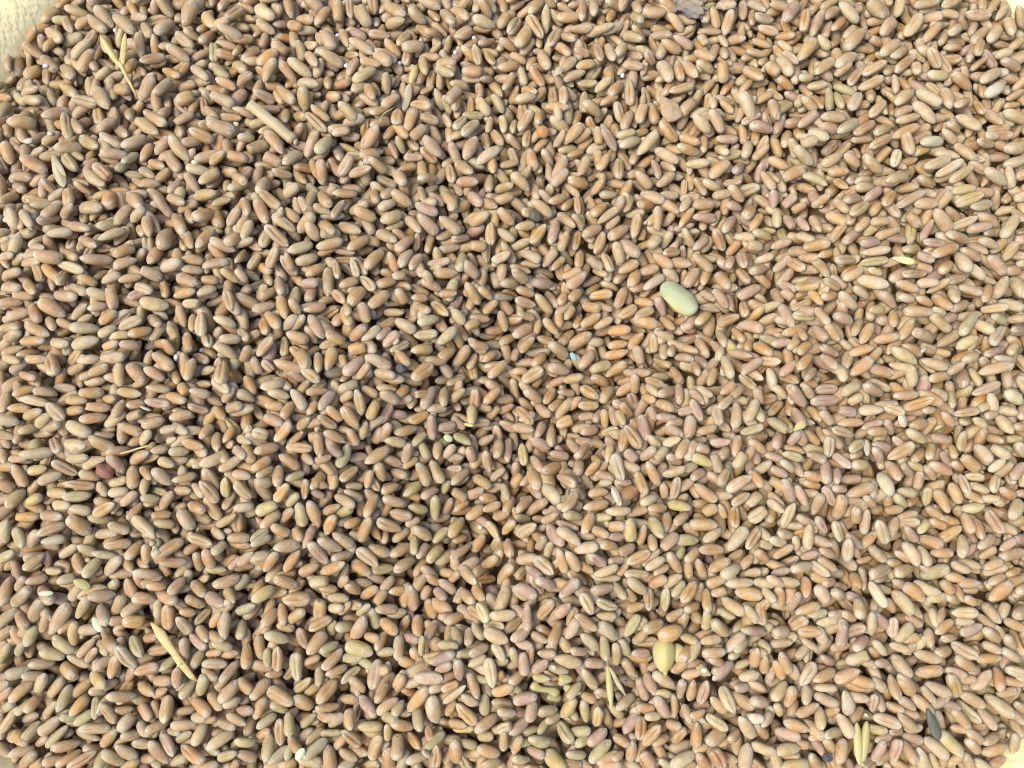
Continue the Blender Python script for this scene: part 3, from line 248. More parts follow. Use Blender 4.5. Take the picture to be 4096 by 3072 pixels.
(1024,2304): """170 10 385 90 115 do;0 210 185 90 120 dy;255 200 500 190 140 co;470 60 690 30 115 dg;585 170 555 355 130 co;720 100 815 0 95 do;630 180 830 190 95 dt;905 190 1075 90 105 do;1350 70 1375 305 120 dt;800 60 910 150 110 do;1175 130 1295 120 95 do;
1500 200 1705 320 130 do;1710 270 1810 95 105 cg;1835 235 1955 50 105 dr;2000 50 2100 235 115 dr;1545 85 1645 210 100 dr;1930 200 2015 400 115 cp;1490 190 1550 370 110 do;470 460 670 350 110 co;475 670 615 470 130 do;85 430 180 290 120 do;220 220 270 430 95 do;
100 490 315 550 110 dg;385 440 450 620 100 co;855 540 970 340 135 dt;710 440 850 430 110 dg;780 590 1040 650 145 dy;1080 360 1240 490 120 do;1400 320 1415 550 110 do;1250 490 1240 730 115 dp;1460 380 1600 510 95 do;1725 410 1760 600 105 dg;1850 440 1840 590 95 dr;
1490 500 1480 700 80 cp;1515 730 1735 650 110 dk;1840 670 2020 590 100 dr;1970 460 2180 560 130 dp;2050 570 2150 720 105 cw;1365 610 1430 760 100 do;605 800 765 620 110 ct;125 610 125 780 85 dg;215 590 205 820 110 co;360 650 390 890 120 cg;410 760 575 680 85 do;
1080 700 1020 980 145 cr;1195 1000 1320 800 115 co;1055 1080 1170 890 95 do;755 910 915 770 85 cp;570 760 570 940 90 dg;335 1000 515 860 95 cg;120 960 360 1090 130 co;550 1090 715 880 135 co;345 1020 520 1130 120 do;745 1050 910 1050 100 do;530 1130 750 1110 95 do;
925 1000 1050 1210 110 dr;1060 1170 1240 1040 110 dt;1315 1165 1505 940 115 do;1530 1010 1565 1270 140 dp;1395 1120 1420 1300 120 dg;1730 1090 1910 1275 110 co;1380 850 1630 870 120 dp;1620 1090 1830 920 75 cp;1610 970 1780 900 85 co;1845 820 1925 1040 95 do;
2010 690 2050 950 120 cp;1755 720 1765 880 110 dr;1775 1010 1920 1100 95 dp;1980 1010 1975 1210 110 dg;1890 1330 2100 1190 110 do;2050 1000 2212 940 110 do;305 1150 315 1370 115 dg;230 1210 235 1450 100 co;315 1370 400 1500 100 do;140 1330 130 1580 115 dg;
440 1550 630 1390 115 dg;635 1460 670 1670 125 do;375 1560 590 1600 120 dp;635 1290 790 1170 110 dg;840 1100 835 1320 105 do;570 1350 755 1350 85 dg;760 1300 910 1470 110 co;885 1290 1105 1300 110 dy;1000 1585 1090 1340 120 do;1155 1270 1150 1390 85 dy;
1240 1350 1235 1530 125 dt;1310 1350 1430 1480 100 co;1300 1590 1520 1520 95 dp;1155 1480 1170 1670 120 do;1725 1380 1740 1610 130 do;1910 1470 2115 1530 120 do;1570 1440 1565 1610 105 co;2140 1290 2140 1500 95 do;1180 1240 1380 1300 105 do;
610 100 670 110 85 do;880 50 990 60 85 dg;1000 0 1090 60 0 xx;1050 240 1110 150 100 do;1100 120 1190 20 95 dt;1390 100 1460 10 100 dt;1440 200 1520 60 90 dt;1600 40 1720 130 100 dr;1490 0 1580 60 90 do;1700 30 1730 0 80 dt;650 270 750 270 100 dp;
760 290 810 250 90 do;800 240 920 250 95 do;1080 280 1200 280 105 dr;910 310 980 260 85 dg;1000 260 1060 460 110 dg;1170 330 1280 310 100 dp;1250 480 1330 330 95 do;970 510 1050 530 95 do;1050 640 1140 460 100 do;1300 520 1400 540 95 dr;640 520 690 350 90 dg;
580 640 720 570 95 dg;310 380 430 300 105 do;190 420 350 450 95 do;20 500 60 720 110 do;340 560 380 500 0 xx;770 700 920 690 100 dg;1090 650 1180 640 95 dg;1270 720 1370 760 100 do;1170 740 1300 700 0 xx;930 720 1000 760 90 dg;620 840 810 770 90 do;
850 880 950 980 105 dt;860 830 930 980 0 xx;1130 870 1160 750 90 dr;1540 640 1620 590 85 dt;1620 560 1730 600 105 dg;1560 410 1640 470 95 dr;1590 340 1760 370 100 dr;1770 270 1880 370 110 dr;1890 420 1950 520 90 dg;1770 670 1850 660 95 dg;1870 750 1960 700 95 dp;
2050 750 2170 720 90 dg;1560 810 1690 750 90 dr;1630 880 1720 850 95 do;1310 930 1400 910 95 dp;1900 880 1970 890 80 dg;1520 970 1620 940 90 dg;2060 880 2160 820 90 do;2150 880 2212 920 100 dp;2120 1160 2212 1170 95 dp;1660 1260 1830 1290 100 do;1650 1190 1720 1080 85 do;
1700 1330 1890 1310 85 dy;1880 1390 2060 1370 95 dg;1770 1420 1900 1460 95 dg;2110 1310 2212 1260 100 cp;1780 1540 1960 1520 100 dy;1950 1620 2120 1580 100 dg;1640 1600 1690 1500 90 do;1450 1490 1640 1330 90 dg;1480 1270 1530 1420 85 co;1250 1650 1300 1530 110 dg;
720 1500 880 1590 95 dt;700 1470 760 1400 90 do;440 1440 600 1300 100 dg;420 1270 520 1190 95 dg;40 1290 180 1190 100 dg;10 1220 110 1030 110 do;160 1090 290 1150 95 dg;530 1160 640 1210 90 co;1110 1180 1210 1220 105 dg;1200 1190 1290 1060 95 dg;1000 1200 1070 1160 0 xx;
340 1420 290 1560 85 dg;170 1570 280 1480 110 cg;0 1400 150 1310 90 do;0 1030 120 900 120 do;90 850 250 830 80 do;270 870 320 790 85 co;460 1000 540 940 95 do;270 930 340 900 0 xx;250 1620 380 1570 110 do;80 1659 230 1610 100 do;720 1659 830 1610 100 dp""",
(2048,2304): """30 80 220 180 125 dr;195 20 380 100 105 dr;400 190 570 20 115 dr;200 395 360 195 110 co;590 130 690 330 115 cp;670 130 875 90 110 dr;710 210 910 280 100 cp;985 20 1150 150 110 dg;1170 90 1160 300 100 co;1325 90 1310 310 95 cp;1430 225 1585 45 110 co;
1670 100 1660 310 95 co;1175 90 1310 10 110 do;1900 130 2150 170 125 do;1790 180 1990 330 115 dp;2110 220 2110 410 115 co;130 230 130 470 100 dr;325 600 420 385 105 do;460 540 560 360 110 dp;535 330 725 460 115 co;735 400 915 540 125 dp;965 520 1090 325 105 cg;
590 490 750 640 115 dg;785 500 800 720 95 dg;1110 460 1300 390 120 co;1430 500 1585 560 100 dy;1530 600 1440 690 120 do;1700 370 1865 520 120 dg;1670 270 1660 465 105 dg;1960 460 2190 480 100 dr;2075 610 2070 780 115 do;1620 660 1815 640 120 dt;1700 880 1900 730 115 dr;
1600 560 1790 530 100 dt;1890 640 2010 530 110 dg;1930 870 2110 830 105 dp;2155 670 2145 840 90 do;90 630 110 850 105 dr;165 820 310 720 110 dr;210 660 380 660 90 dr;350 690 595 750 120 dp;615 740 795 750 105 dr;890 560 890 790 95 do;950 700 1050 860 100 dt;
490 630 655 650 85 dr;1015 660 1190 660 95 cr;1200 820 1405 960 115 dp;1145 820 1225 1020 110 dr;1080 870 1155 1070 105 dr;1460 870 1445 1070 90 dr;1525 1075 1565 880 100 do;1610 1110 1670 880 110 cr;1780 930 1890 1170 125 cp;1870 950 2030 950 95 dp;
2040 910 2160 980 100 dp;2015 1050 2212 1090 110 dp;1880 1010 2060 1120 125 do;1925 1180 2070 1390 120 dp;1650 1180 1840 1310 105 cp;1230 1040 1330 1205 115 dr;1395 1010 1400 1220 90 do;950 1340 1075 1165 115 dr;880 1140 1070 1020 115 dg;605 1040 640 1260 95 dg;
740 1100 720 1290 110 cy;790 1130 855 1330 95 dt;220 1160 385 1130 105 dg;420 1220 545 1030 110 dy;5 1070 215 1010 120 dr;185 1040 145 1250 120 dr;395 1245 510 1425 120 cg;505 1330 655 1310 100 dg;640 1440 810 1300 115 dr;530 1440 700 1360 100 dg;660 1590 840 1390 115 dg;
1110 1190 1080 1400 120 co;1120 1440 1270 1265 115 co;1280 1250 1455 1300 100 do;1390 1450 1495 1300 110 co;1580 1240 1570 1470 110 do;1640 1420 1840 1300 130 do;1515 1200 1655 1150 85 do;860 1350 1015 1450 100 do;1195 1440 1350 1370 100 do;1040 1400 1010 1600 105 dt;
1095 1480 1220 1650 125 do;720 1610 920 1500 115 do;1345 1620 1565 1510 120 dp;1690 1430 1815 1640 135 co;2010 1420 1970 1659 135 dp;2075 1450 2212 1490 110 dp;130 1380 340 1430 110 dg;125 1480 285 1540 105 dr;300 1500 450 1670 150 dy;420 1590 605 1620 110 do;
1590 1530 1680 1640 105 do;735 1640 940 1600 110 do;450 1510 640 1540 100 dg;690 10 940 20 80 dp;870 50 970 200 95 dg;970 100 1060 220 90 do;1320 70 1430 0 100 dp;1370 180 1480 40 95 dg;990 290 1130 240 95 do;1480 290 1610 240 90 do;1320 380 1470 280 90 dt;
1720 150 1850 110 90 dt;1820 60 2070 50 100 dp;1680 70 1800 20 100 do;1790 0 1900 0 90 dp;2080 50 2212 70 100 dp;2150 120 2212 200 90 dp;1780 290 1900 350 95 dg;1990 260 2070 380 100 dp;500 350 420 480 0 xx;370 350 500 230 105 dr;100 330 30 280 100 dr;
20 530 130 470 110 dr;20 560 180 600 95 dp;160 490 310 570 95 dr;410 520 490 640 95 do;740 340 880 340 90 dp;820 400 940 280 90 dg;920 540 1010 690 105 dg;1050 580 1160 470 100 dt;0 620 40 740 90 dg;300 760 480 830 100 dt;170 860 330 880 90 dg;600 790 720 960 105 dg;
0 900 90 830 100 do;0 940 60 980 80 dg;1370 810 1480 720 105 do;1200 800 1270 740 90 dr;1480 840 1570 820 90 do;1510 700 1580 580 110 dg;1560 740 1660 830 85 cg;2020 640 2180 660 90 dt;2090 520 2212 660 95 dg;2140 490 2212 440 95 dp;1950 780 2030 740 85 dp;
1690 700 1790 740 90 dt;1850 690 1960 640 80 dg;1860 810 1960 890 0 xx;1700 1040 1830 1160 105 do;1790 1200 1920 1190 95 do;1480 1110 1520 1240 90 dt;1150 1190 1260 1200 85 dp;1240 1000 1340 1010 90 dp;1050 1110 1230 1140 95 do;830 1100 960 1220 95 dg;
870 1030 960 1000 0 xx;700 970 880 1020 90 dt;580 1000 720 1060 90 do;500 1010 560 940 95 dg;470 960 560 990 85 dg;260 1030 430 1050 90 dg;300 1240 410 1190 85 dg;230 1340 300 1240 80 dg;0 1330 120 1240 110 dr;0 1150 110 1190 95 dr;80 1350 240 1300 90 dg;
0 1520 80 1350 100 do;10 1560 150 1580 90 dg;50 1420 140 1420 90 dg;330 1400 400 1560 95 do;560 1240 480 1100 85 dg;1980 1210 2150 1210 100 dw;2140 1270 2212 1180 90 dp;2060 1250 2212 1400 95 do;1860 1400 1960 1320 95 do;1900 1560 2000 1390 0 xx;1780 1440 1850 1400 85 do;
1570 1500 1660 1460 90 do;1240 1550 1390 1659 85 dg;1240 1460 1310 1560 95 do;990 1600 1100 1659 90 dp;850 1570 960 1500 80 do;600 1600 660 1640 85 dr;2060 1590 2150 1659 90 co;1840 1560 1910 1590 95 dp;1430 1650 1590 1610 95 do;130 1640 230 1659 85 do;0 1640 170 1650 90 do""",
(3072,2304): """305 0 300 190 110 co;70 90 65 250 115 co;120 345 230 125 105 dr;375 70 510 270 130 dp;745 160 745 370 110 dp;860 40 965 270 105 cw;510 130 655 190 110 dp;745 0 745 110 115 do;1125 60 1315 210 130 do;1050 120 1210 325 130 dp;1210 50 1450 170 115 dp;1445 25 1580 195 100 do;
1525 310 1760 310 115 cp;1560 380 1725 390 85 dp;1870 215 2025 45 120 do;1825 225 1950 405 110 dt;2030 180 1970 370 100 dp;2070 140 2212 70 105 dp;2090 340 2212 290 130 dr;200 320 410 240 110 do;140 460 300 350 110 co;0 490 160 470 125 dp;230 470 420 470 115 co;380 425 480 595 110 dp;
600 380 600 610 110 dr;655 490 800 430 115 cr;845 295 870 520 115 dp;1030 340 1035 530 110 cp;1050 575 1200 405 115 dp;865 545 995 685 90 dp;1370 265 1395 440 90 dp;1390 490 1550 370 105 do;1330 440 1350 610 100 dt;1610 500 1790 410 115 dr;1780 440 1970 560 120 do;1530 570 1745 690 120 cp;
1800 570 1955 650 95 dp;1560 690 1740 800 120 do;1945 620 2160 730 105 dp;1990 495 2105 645 110 dp;640 740 855 640 110 dp;440 690 575 760 95 dr;705 640 855 510 110 dr;1035 660 1180 870 125 dp;1060 830 1235 1015 140 do;1245 840 1470 790 125 do;1210 650 1450 720 110 dt;
60 640 170 840 120 do;245 930 370 735 120 cp;540 900 745 790 120 do;690 870 850 920 115 do;375 880 535 820 115 do;365 950 580 960 90 dp;815 845 970 970 105 dg;1010 830 1070 1060 110 co;1305 910 1525 1020 120 dt;1495 830 1610 1020 125 co;1750 985 1890 805 115 dp;1965 770 1960 990 110 do;
2000 790 2170 830 105 cp;1630 1000 1845 1120 115 dt;1865 1020 2070 1205 120 dp;610 960 680 1195 130 dw;365 1010 575 1100 105 dp;185 930 140 1130 115 do;20 1040 125 915 110 dp;310 920 280 1100 105 dp;215 1200 400 1080 100 do;415 1100 410 1310 105 dp;570 1170 685 1375 120 dp;
690 1265 815 1125 105 do;865 1190 1100 1270 120 cp;1090 1190 1210 1290 105 dt;870 990 860 1170 90 cr;910 990 950 1150 95 dr;1090 1040 1220 1130 95 dr;105 1240 325 1310 110 do;20 1320 270 1390 110 dt;45 1490 230 1460 115 dp;210 1440 355 1450 95 do;630 1385 570 1605 120 do;
1075 1375 1040 1580 120 cr;1120 1390 1215 1590 110 do;870 1590 955 1390 95 dr;1255 1480 1330 1670 130 dp;1335 1395 1470 1525 125 dp;1450 1340 1595 1505 135 dy;1545 1125 1680 1300 105 do;1620 1075 1800 1265 110 cp;1545 1290 1670 1310 80 do;1450 1205 1475 1325 110 dp;
1650 1375 1785 1525 110 dt;1815 1520 2035 1450 105 do;1745 1580 1870 1659 100 dp;2090 1360 2090 1510 100 dp;1680 1330 1770 1400 110 dt;315 1500 420 1659 110 do;80 1640 310 1600 150 dy;0 30 60 60 100 dp;70 40 210 60 105 dt;370 0 470 50 100 do;450 60 540 40 90 dt;550 90 700 100 90 dt;
660 150 830 230 90 dr;980 200 1080 310 100 do;960 110 1030 130 90 dp;1050 40 1160 90 90 dr;920 30 1000 0 85 dr;1330 200 1480 170 95 dg;1500 0 1640 30 95 do;1640 60 1750 60 100 dt;1660 130 1810 110 85 dt;1870 60 2000 0 100 dt;2030 60 2120 20 90 do;1610 170 1770 240 90 dt;1600 100 1640 190 85 do;
1400 420 1500 260 95 dr;1150 340 1300 430 95 dt;1110 550 1300 500 95 do;1040 590 1130 620 85 cp;1140 640 1210 590 80 cp;1210 250 1280 340 90 dg;890 340 980 420 105 dr;620 320 710 360 90 do;510 330 600 320 95 dt;320 340 480 300 85 dg;410 400 530 370 95 dp;270 420 310 540 0 xx;
270 540 380 620 80 dp;0 590 200 560 95 dt;240 690 330 590 95 dg;150 700 230 650 85 do;400 660 540 540 100 dt;580 620 680 600 95 do;860 740 1010 740 85 dt;760 720 900 770 90 dg;880 640 930 690 85 do;1420 660 1550 630 110 do;1460 530 1600 530 85 dt;1250 600 1290 540 85 dp;
1160 770 1280 700 90 dr;1500 800 1640 840 90 dp;1630 880 1700 880 90 do;1680 840 1820 780 90 dt;1750 710 1970 690 95 do;1745 590 1800 740 70 do;1800 350 1870 420 90 dt;1930 440 1990 520 90 dp;2040 390 2130 440 95 do;2160 480 2212 640 110 dk;2100 850 2212 880 100 dp;2030 900 2160 920 95 do;
1960 1030 2110 970 90 dt;2080 1080 2212 1160 95 dt;2080 1150 2160 1250 90 dt;1790 1130 1910 1310 105 dt;2090 1230 2150 1380 90 dt;1220 1030 1360 1160 110 dt;1300 960 1370 1060 90 dt;1380 1100 1470 1050 95 dr;1480 1080 1590 1120 90 dr;1030 950 1130 880 0 xx;980 1090 1130 1150 95 dt;
1130 1160 1250 1190 90 dt;700 1030 780 1040 100 dp;640 930 810 970 90 do;180 780 250 900 100 dp;390 790 540 810 95 do;20 720 110 870 100 do;0 900 20 800 90 dp;0 1200 40 1180 0 xx;40 1080 120 1220 90 dp;460 1190 570 1130 90 do;450 1350 590 1320 95 dg;330 1390 440 1330 80 co;
380 1400 450 1530 85 dr;840 1300 980 1320 95 dg;1010 1330 1140 1330 70 ct;1150 1310 1310 1290 95 dt;920 1400 1010 1370 85 dt;1150 1370 1300 1410 95 dr;830 1530 850 1370 90 dt;1380 1540 1430 1659 90 dp;1540 1580 1600 1530 90 do;1640 1500 1720 1659 100 dt;1600 1560 1700 1640 90 dt;
1450 1659 1530 1520 95 do;1620 1240 1760 1380 100 dt;1700 1320 1860 1280 90 do;1790 1430 1960 1360 95 dt;1830 1640 2010 1540 85 do;1940 1659 2060 1580 90 do;1900 1440 2030 1490 0 xx;1080 1600 1180 1659 95 do;1200 1659 1140 1600 0 xx;690 1330 720 1300 0 xx;20 1480 60 1659 110 dp;440 1560 480 1600 0 xx"""
}

# ---------------------------------------------------------------- geometry of the place (millimetres, z up, y up the picture)
RIGHT = np.array([1.0, 0, 0]); UP = np.array([0, math.cos(TILT), math.sin(TILT)]); FWD = np.array([0, math.sin(TILT), -math.cos(TILT)])

def ray(px, py):
    return FWD + RIGHT * ((px - 2048.0) / FPX) + UP * ((1536.0 - py) / FPX)

def on_plane(px, py, z=0.0):
    d = ray(px, py)
    return CAM + d * ((z - CAM[2]) / d[2])

# the relief of the heap: (photo x, photo y, height mm, spread mm along, spread across, turn deg)
BUMPS = [(700, 1350, 13, 52, 44, 0), (60, 1350, 4, 30, 50, 0), (3800, 1300, 8, 50, 85, 0), (3700, 2500, 5, 45, 40, 0),
         (2450, 1250, -5, 45, 36, 0), (3560, 1980, -3, 12, 7, 0), (2550, 2750, -4, 26, 8, 30), (3000, 2550, 3, 26, 10, 40),
         (3680, 2050, -3, 30, 6, 70), (60, 140, -4, 30, 30, 0), (3750, 850, 2, 26, 10, 35), (3300, 2950, 3, 30, 12, 10), (1500, 200, 3, 70, 30, 0)]
_b = []
for (bx, by, bh, sa, sb, tn) in BUMPS:
    p = on_plane(bx, by); _b.append((p[0], p[1], bh, sa, sb, math.radians(tn)))
# the scooped hollow and the steep bank on its right: photo points along the bank with bank height and hollow depth (mm)
BANK = [(1050, 3050, 0, 0), (1500, 2780, 4, -4), (1850, 2500, 7, -9), (2130, 2180, 11, -13), (2330, 1950, 12, -14), (2580, 1680, 9, -11), (2900, 1450, 7, -9), (3130, 1250, 6, -7), (3250, 950, 5, -5), (3330, 650, 0, 0)]
_k = np.array([[*on_plane(a, b)[:2], h, d] for a, b, h, d in BANK])

def heap(x, y):
    x = np.asarray(x, float); y = np.asarray(y, float)
    z = np.zeros_like(x)
    for (bx, by, bh, sa, sb, tn) in _b:
        u = (x - bx) * math.cos(tn) + (y - by) * math.sin(tn)
        v = -(x - bx) * math.sin(tn) + (y - by) * math.cos(tn)
        z = z + bh * np.exp(-0.5 * ((u / sa) ** 2 + (v / sb) ** 2))
    # signed distance to the bank line, weighted over its pieces
    wsum = np.full_like(x, 1e-9); dsum = np.zeros_like(x); hs = np.zeros_like(x); ds = np.zeros_like(x)
    for a, b in zip(_k[:-1], _k[1:]):
        ex, ey = b[0] - a[0], b[1] - a[1]; ll = math.hypot(ex, ey)
        t = np.clip(((x - a[0]) * ex + (y - a[1]) * ey) / ll ** 2, 0, 1)
        px, py = x - a[0] - t * ex, y - a[1] - t * ey
        r2 = px * px + py * py
        sd = np.sqrt(r2) * np.sign((x - a[0]) * ey - (y - a[1]) * ex)     # positive to the right of the line
        w = np.exp(-r2 / 120.0) + 1e-4 / (1 + r2) ** 2
        wsum += w; dsum += w * sd; hs += w * (a[2] + t * (b[2] - a[2])); ds += w * (a[3] + t * (b[3] - a[3]))
    d = dsum / wsum; hh = hs / wsum; dd = ds / wsum
    z = z + hh / (1 + np.exp(-d / 2.6)) * np.exp(-(np.maximum(d - 5, 0) / 38.0) ** 2)
    z = z + dd * np.exp(-np.where(d < -9, ((d + 9) / 42.0) ** 2, ((d + 8) / 9.0) ** 2))
    z = z + 0.6 * np.sin(x / 9.0 + 1.3 * np.sin(y / 13.0)) * np.sin(y / 10.5 + 0.8 * np.sin(x / 15.0))
    return z

def hit(px, py, drop=1.2):
    d = ray(px, py); z = 0.0
    for _ in range(12):
        p = CAM + d * ((z - CAM[2]) / d[2])
        z = 0.5 * z + 0.5 * (float(heap(p[0], p[1])) - drop)
    return CAM + d * ((z - CAM[2]) / d[2])

def to_px(p):
    q = np.asarray(p, float) - CAM
    dz = q @ FWD
    return 2048 + FPX * (q @ RIGHT) / dz, 1536 - FPX * (q @ UP) / dz, dz

# the round tub: circle through the places where the grain meets its side in the photo
_rim = np.array([hit(a, b, 0)[:2] for a, b in ((225, 0), (110, 145), (0, 292), (4096, 2950), (4036, 3072), (0, 3035), (16, 3072), (4090, 2))])
_A = np.c_[2 * _rim, np.ones(len(_rim))]
_s, *_ = np.linalg.lstsq(_A, (_rim ** 2).sum(1), rcond=None)
TCX, TCY = _s[0], _s[1]
TR0 = math.sqrt(_s[2] + TCX ** 2 + TCY ** 2)
_ra = np.arctan2(_rim[:, 1] - TCY, _rim[:, 0] - TCX)
_rr = np.hypot(_rim[:, 0] - TCX, _rim[:, 1] - TCY)

def tub_r(a):
    """inner radius at the grain line: a slightly out-of-round circle"""
    a = np.asarray(a, float)
    w = sum(np.exp(-((np.angle(np.exp(1j * (a - t)))) / 0.22) ** 2) for t in _ra)
    d = sum(np.exp(-((np.angle(np.exp(1j * (a - t)))) / 0.22) ** 2) * (r - TR0) for t, r in zip(_ra, _rr))
    return TR0 + d / np.maximum(w, 0.6)
print('tub', TCX, TCY, TR0, np.round(_rr - TR0, 1))

# ---------------------------------------------------------------- materials
def new_mat(name):
    m = bpy.data.materials.new(name); m.use_nodes = True
    n = m.node_tree.nodes; l = m.node_tree.links
    return m, n, l, n['Principled BSDF']

def math_n(n, l, op, a, b=None, c=None, clamp=False):
    k = n.new('ShaderNodeMath'); k.operation = op; k.use_clamp = clamp
    for i, v in enumerate((a, b, c)):
        if v is None: continue
        if isinstance(v, (int, float)): k.inputs[i].default_value = v
        else: l.new(v, k.inputs[i])
    return k.outputs[0]

def mix_n(n, l, fac, a, b, mode='MIX'):
    k = n.new('ShaderNodeMix'); k.data_type = 'RGBA'; k.blend_type = mode
    for i, v in ((0, fac), (6, a), (7, b)):
        if isinstance(v, (int, float)): k.inputs[i].default_value = v
        elif isinstance(v, tuple): k.inputs[i].default_value = (*v, 1)
        else: l.new(v, k.inputs[i])
    return k.outputs[2]

def ramp_n(n, l, v, lo, hi, a=0.0, b=1.0):
    k = n.new('ShaderNodeMapRange'); k.interpolation_type = 'SMOOTHSTEP'
    l.new(v, k.inputs[0])
    for i, q in ((1, lo), (2, hi), (3, a), (4, b)): k.inputs[i].default_value = q
    return k.outputs[0]

def noise_n(n, l, vec, scale, detail=2, rough=0.5):
    k = n.new('ShaderNodeTexNoise'); k.inputs['Scale'].default_value = scale
    k.inputs['Detail'].default_value = detail; k.inputs['Roughness'].default_value = rough
    if vec is not None: l.new(vec, k.inputs['Vector'])
    return k.outputs['Fac']

def vmul_n(n, l, vec, xyz, add=None):
    k = n.new('ShaderNodeVectorMath'); k.operation = 'MULTIPLY'
    l.new(vec, k.inputs[0]); k.inputs[1].default_value = xyz
    if add is None: return k.outputs[0]
    q = n.new('ShaderNodeVectorMath'); q.operation = 'ADD'
    l.new(k.outputs[0], q.inputs[0]); l.new(add, q.inputs[1])
    return q.outputs[0]

def grain_material():
    m, n, l, bs = new_mat('wheat_bran')
    at = n.new('ShaderNodeAttribute'); at.attribute_name = 'tint'
    ac = n.new('ShaderNodeAttribute'); ac.attribute_name = 'gco'
    sd = n.new('ShaderNodeAttribute'); sd.attribute_name = 'seed'
    sep = n.new('ShaderNodeSeparateXYZ'); l.new(ac.outputs['Vector'], sep.inputs[0])
    cs = n.new('ShaderNodeCombineXYZ')
    for i in range(3): l.new(math_n(n, l, 'MULTIPLY', sd.outputs['Fac'], (37.0, 71.0, 113.0)[i]), cs.inputs[i])
    off = cs.outputs[0]
    u, v, w = sep.outputs
    col = at.outputs['Color']
    # broad mottling along the skin
    big = noise_n(n, l, vmul_n(n, l, ac.outputs['Vector'], (1.3, 0.9, 0.9), off), 1.0, 2)
    col = mix_n(n, l, ramp_n(n, l, big, 0.35, 0.70, 0.0, 0.75), col, mix_n(n, l, 1.0, col, (0.86, 0.66, 0.46), 'MULTIPLY'))
    # pale ends
    au = math_n(n, l, 'ABSOLUTE', u)
    tn = noise_n(n, l, vmul_n(n, l, ac.outputs['Vector'], (1.0, 1.5, 1.5), off), 1.6, 1)
    tip = math_n(n, l, 'MULTIPLY', ramp_n(n, l, au, 0.22, 0.95), ramp_n(n, l, tn, 0.33, 0.60, 0.08, 0.92))
    col = mix_n(n, l, tip, col, (0.57, 0.51, 0.38))
    # fine streaks along the grain and dust specks
    st = noise_n(n, l, vmul_n(n, l, ac.outputs['Vector'], (1.2, 5.0, 5.0), off), 2.2, 3, 0.6)
    col = mix_n(n, l, ramp_n(n, l, st, 0.42, 0.72, 0.0, 0.55), col, mix_n(n, l, 1.0, col, (0.60, 0.50, 0.40), 'MULTIPLY'))
    du = noise_n(n, l, vmul_n(n, l, ac.outputs['Vector'], (3.0, 1.8, 1.8), off), 2.4, 4, 0.7)
    col = mix_n(n, l, ramp_n(n, l, du, 0.5, 0.78, 0.0, 0.55), col, (0.56, 0.50, 0.39))
    # the crease keeps a darker bran line
    cr = math_n(n, l, 'MULTIPLY', ramp_n(n, l, math_n(n, l, 'ABSOLUTE', v), 0.01, 0.12, 1.0, 0.0), ramp_n(n, l, w, -0.25, 0.0, 1.0, 0.0))
    cr = math_n(n, l, 'MULTIPLY', cr, ramp_n(n, l, au, 0.6, 0.95, 0.55, 0.0))
    cr = math_n(n, l, 'MULTIPLY', cr, ramp_n(n, l, tn, 0.3, 0.7, 0.2, 1.0))
    col = mix_n(n, l, cr, col, mix_n(n, l, 1.0, col, (0.42, 0.32, 0.24), 'MULTIPLY'))
    # germ scar near the broad end of the back
    du2 = math_n(n, l, 'SUBTRACT', u, 0.72)
    rr = math_n(n, l, 'SQRT', math_n(n, l, 'ADD', math_n(n, l, 'POWER', math_n(n, l, 'MULTIPLY', du2, 1.7), 2.0), math_n(n, l, 'POWER', v, 2.0)))
    ring = math_n(n, l, 'SUBTRACT', ramp_n(n, l, rr, 0.20, 0.27, 1.0, 0.0), ramp_n(n, l, rr, 0.29, 0.38, 1.0, 0.0))
    ring = math_n(n, l, 'MULTIPLY', ring, ramp_n(n, l, w, 0.1, 0.4))
    inner = math_n(n, l, 'MULTIPLY', ramp_n(n, l, rr, 0.15, 0.3, 0.35, 0.0), ramp_n(n, l, w, 0.1, 0.4))
    col = mix_n(n, l, inner, col, (0.58, 0.48, 0.31))
    l.new(col, bs.inputs['Base Color'])
    ro = ramp_n(n, l, du, 0.3, 0.7, 0.33, 0.60)
    l.new(ro, bs.inputs['Roughness'])
    bs.inputs['Specular IOR Level'].default_value = 0.5
    b1 = n.new('ShaderNodeBump'); b1.inputs['Strength'].default_value = 0.5; b1.inputs['Distance'].default_value = 0.00032
    hgt = math_n(n, l, 'ADD', math_n(n, l, 'MULTIPLY', st, 0.8), math_n(n, l, 'ADD', math_n(n, l, 'MULTIPLY', du, 0.6), math_n(n, l, 'MULTIPLY', ring, 0.9)))
    l.new(hgt, b1.inputs['Height'])
    l.new(b1.outputs[0], bs.inputs['Normal'])
    return m

def plain_material(name, c1, c2, scale=600.0, rough=0.6, bump=0.4, dist=0.00015, stretch=(1, 1, 1), spec=0.35, c3=None):
    m, n, l, bs = new_mat(name)
    tc = n.new('ShaderNodeTexCoord')
    vec = vmul_n(n, l, tc.outputs['Object'], stretch)
    a = noise_n(n, l, vec, scale, 4, 0.6)
    b = noise_n(n, l, vec, scale * 0.27, 2)
    col = mix_n(n, l, ramp_n(n, l, a, 0.35, 0.7), c1, c2)
    if c3: col = mix_n(n, l, ramp_n(n, l, b, 0.45, 0.65), col, c3)
    l.new(col, bs.inputs['Base Color'])
    bs.inputs['Roughness'].default_value = rough
    bs.inputs['Specular IOR Level'].default_value = spec
    bp = n.new('ShaderNodeBump'); bp.inputs['Strength'].default_value = bump; bp.inputs['Distance'].default_value = dist
    l.new(math_n(n, l, 'ADD', a, b), bp.inputs['Height']); l.new(bp.outputs[0], bs.inputs['Normal'])
    return m

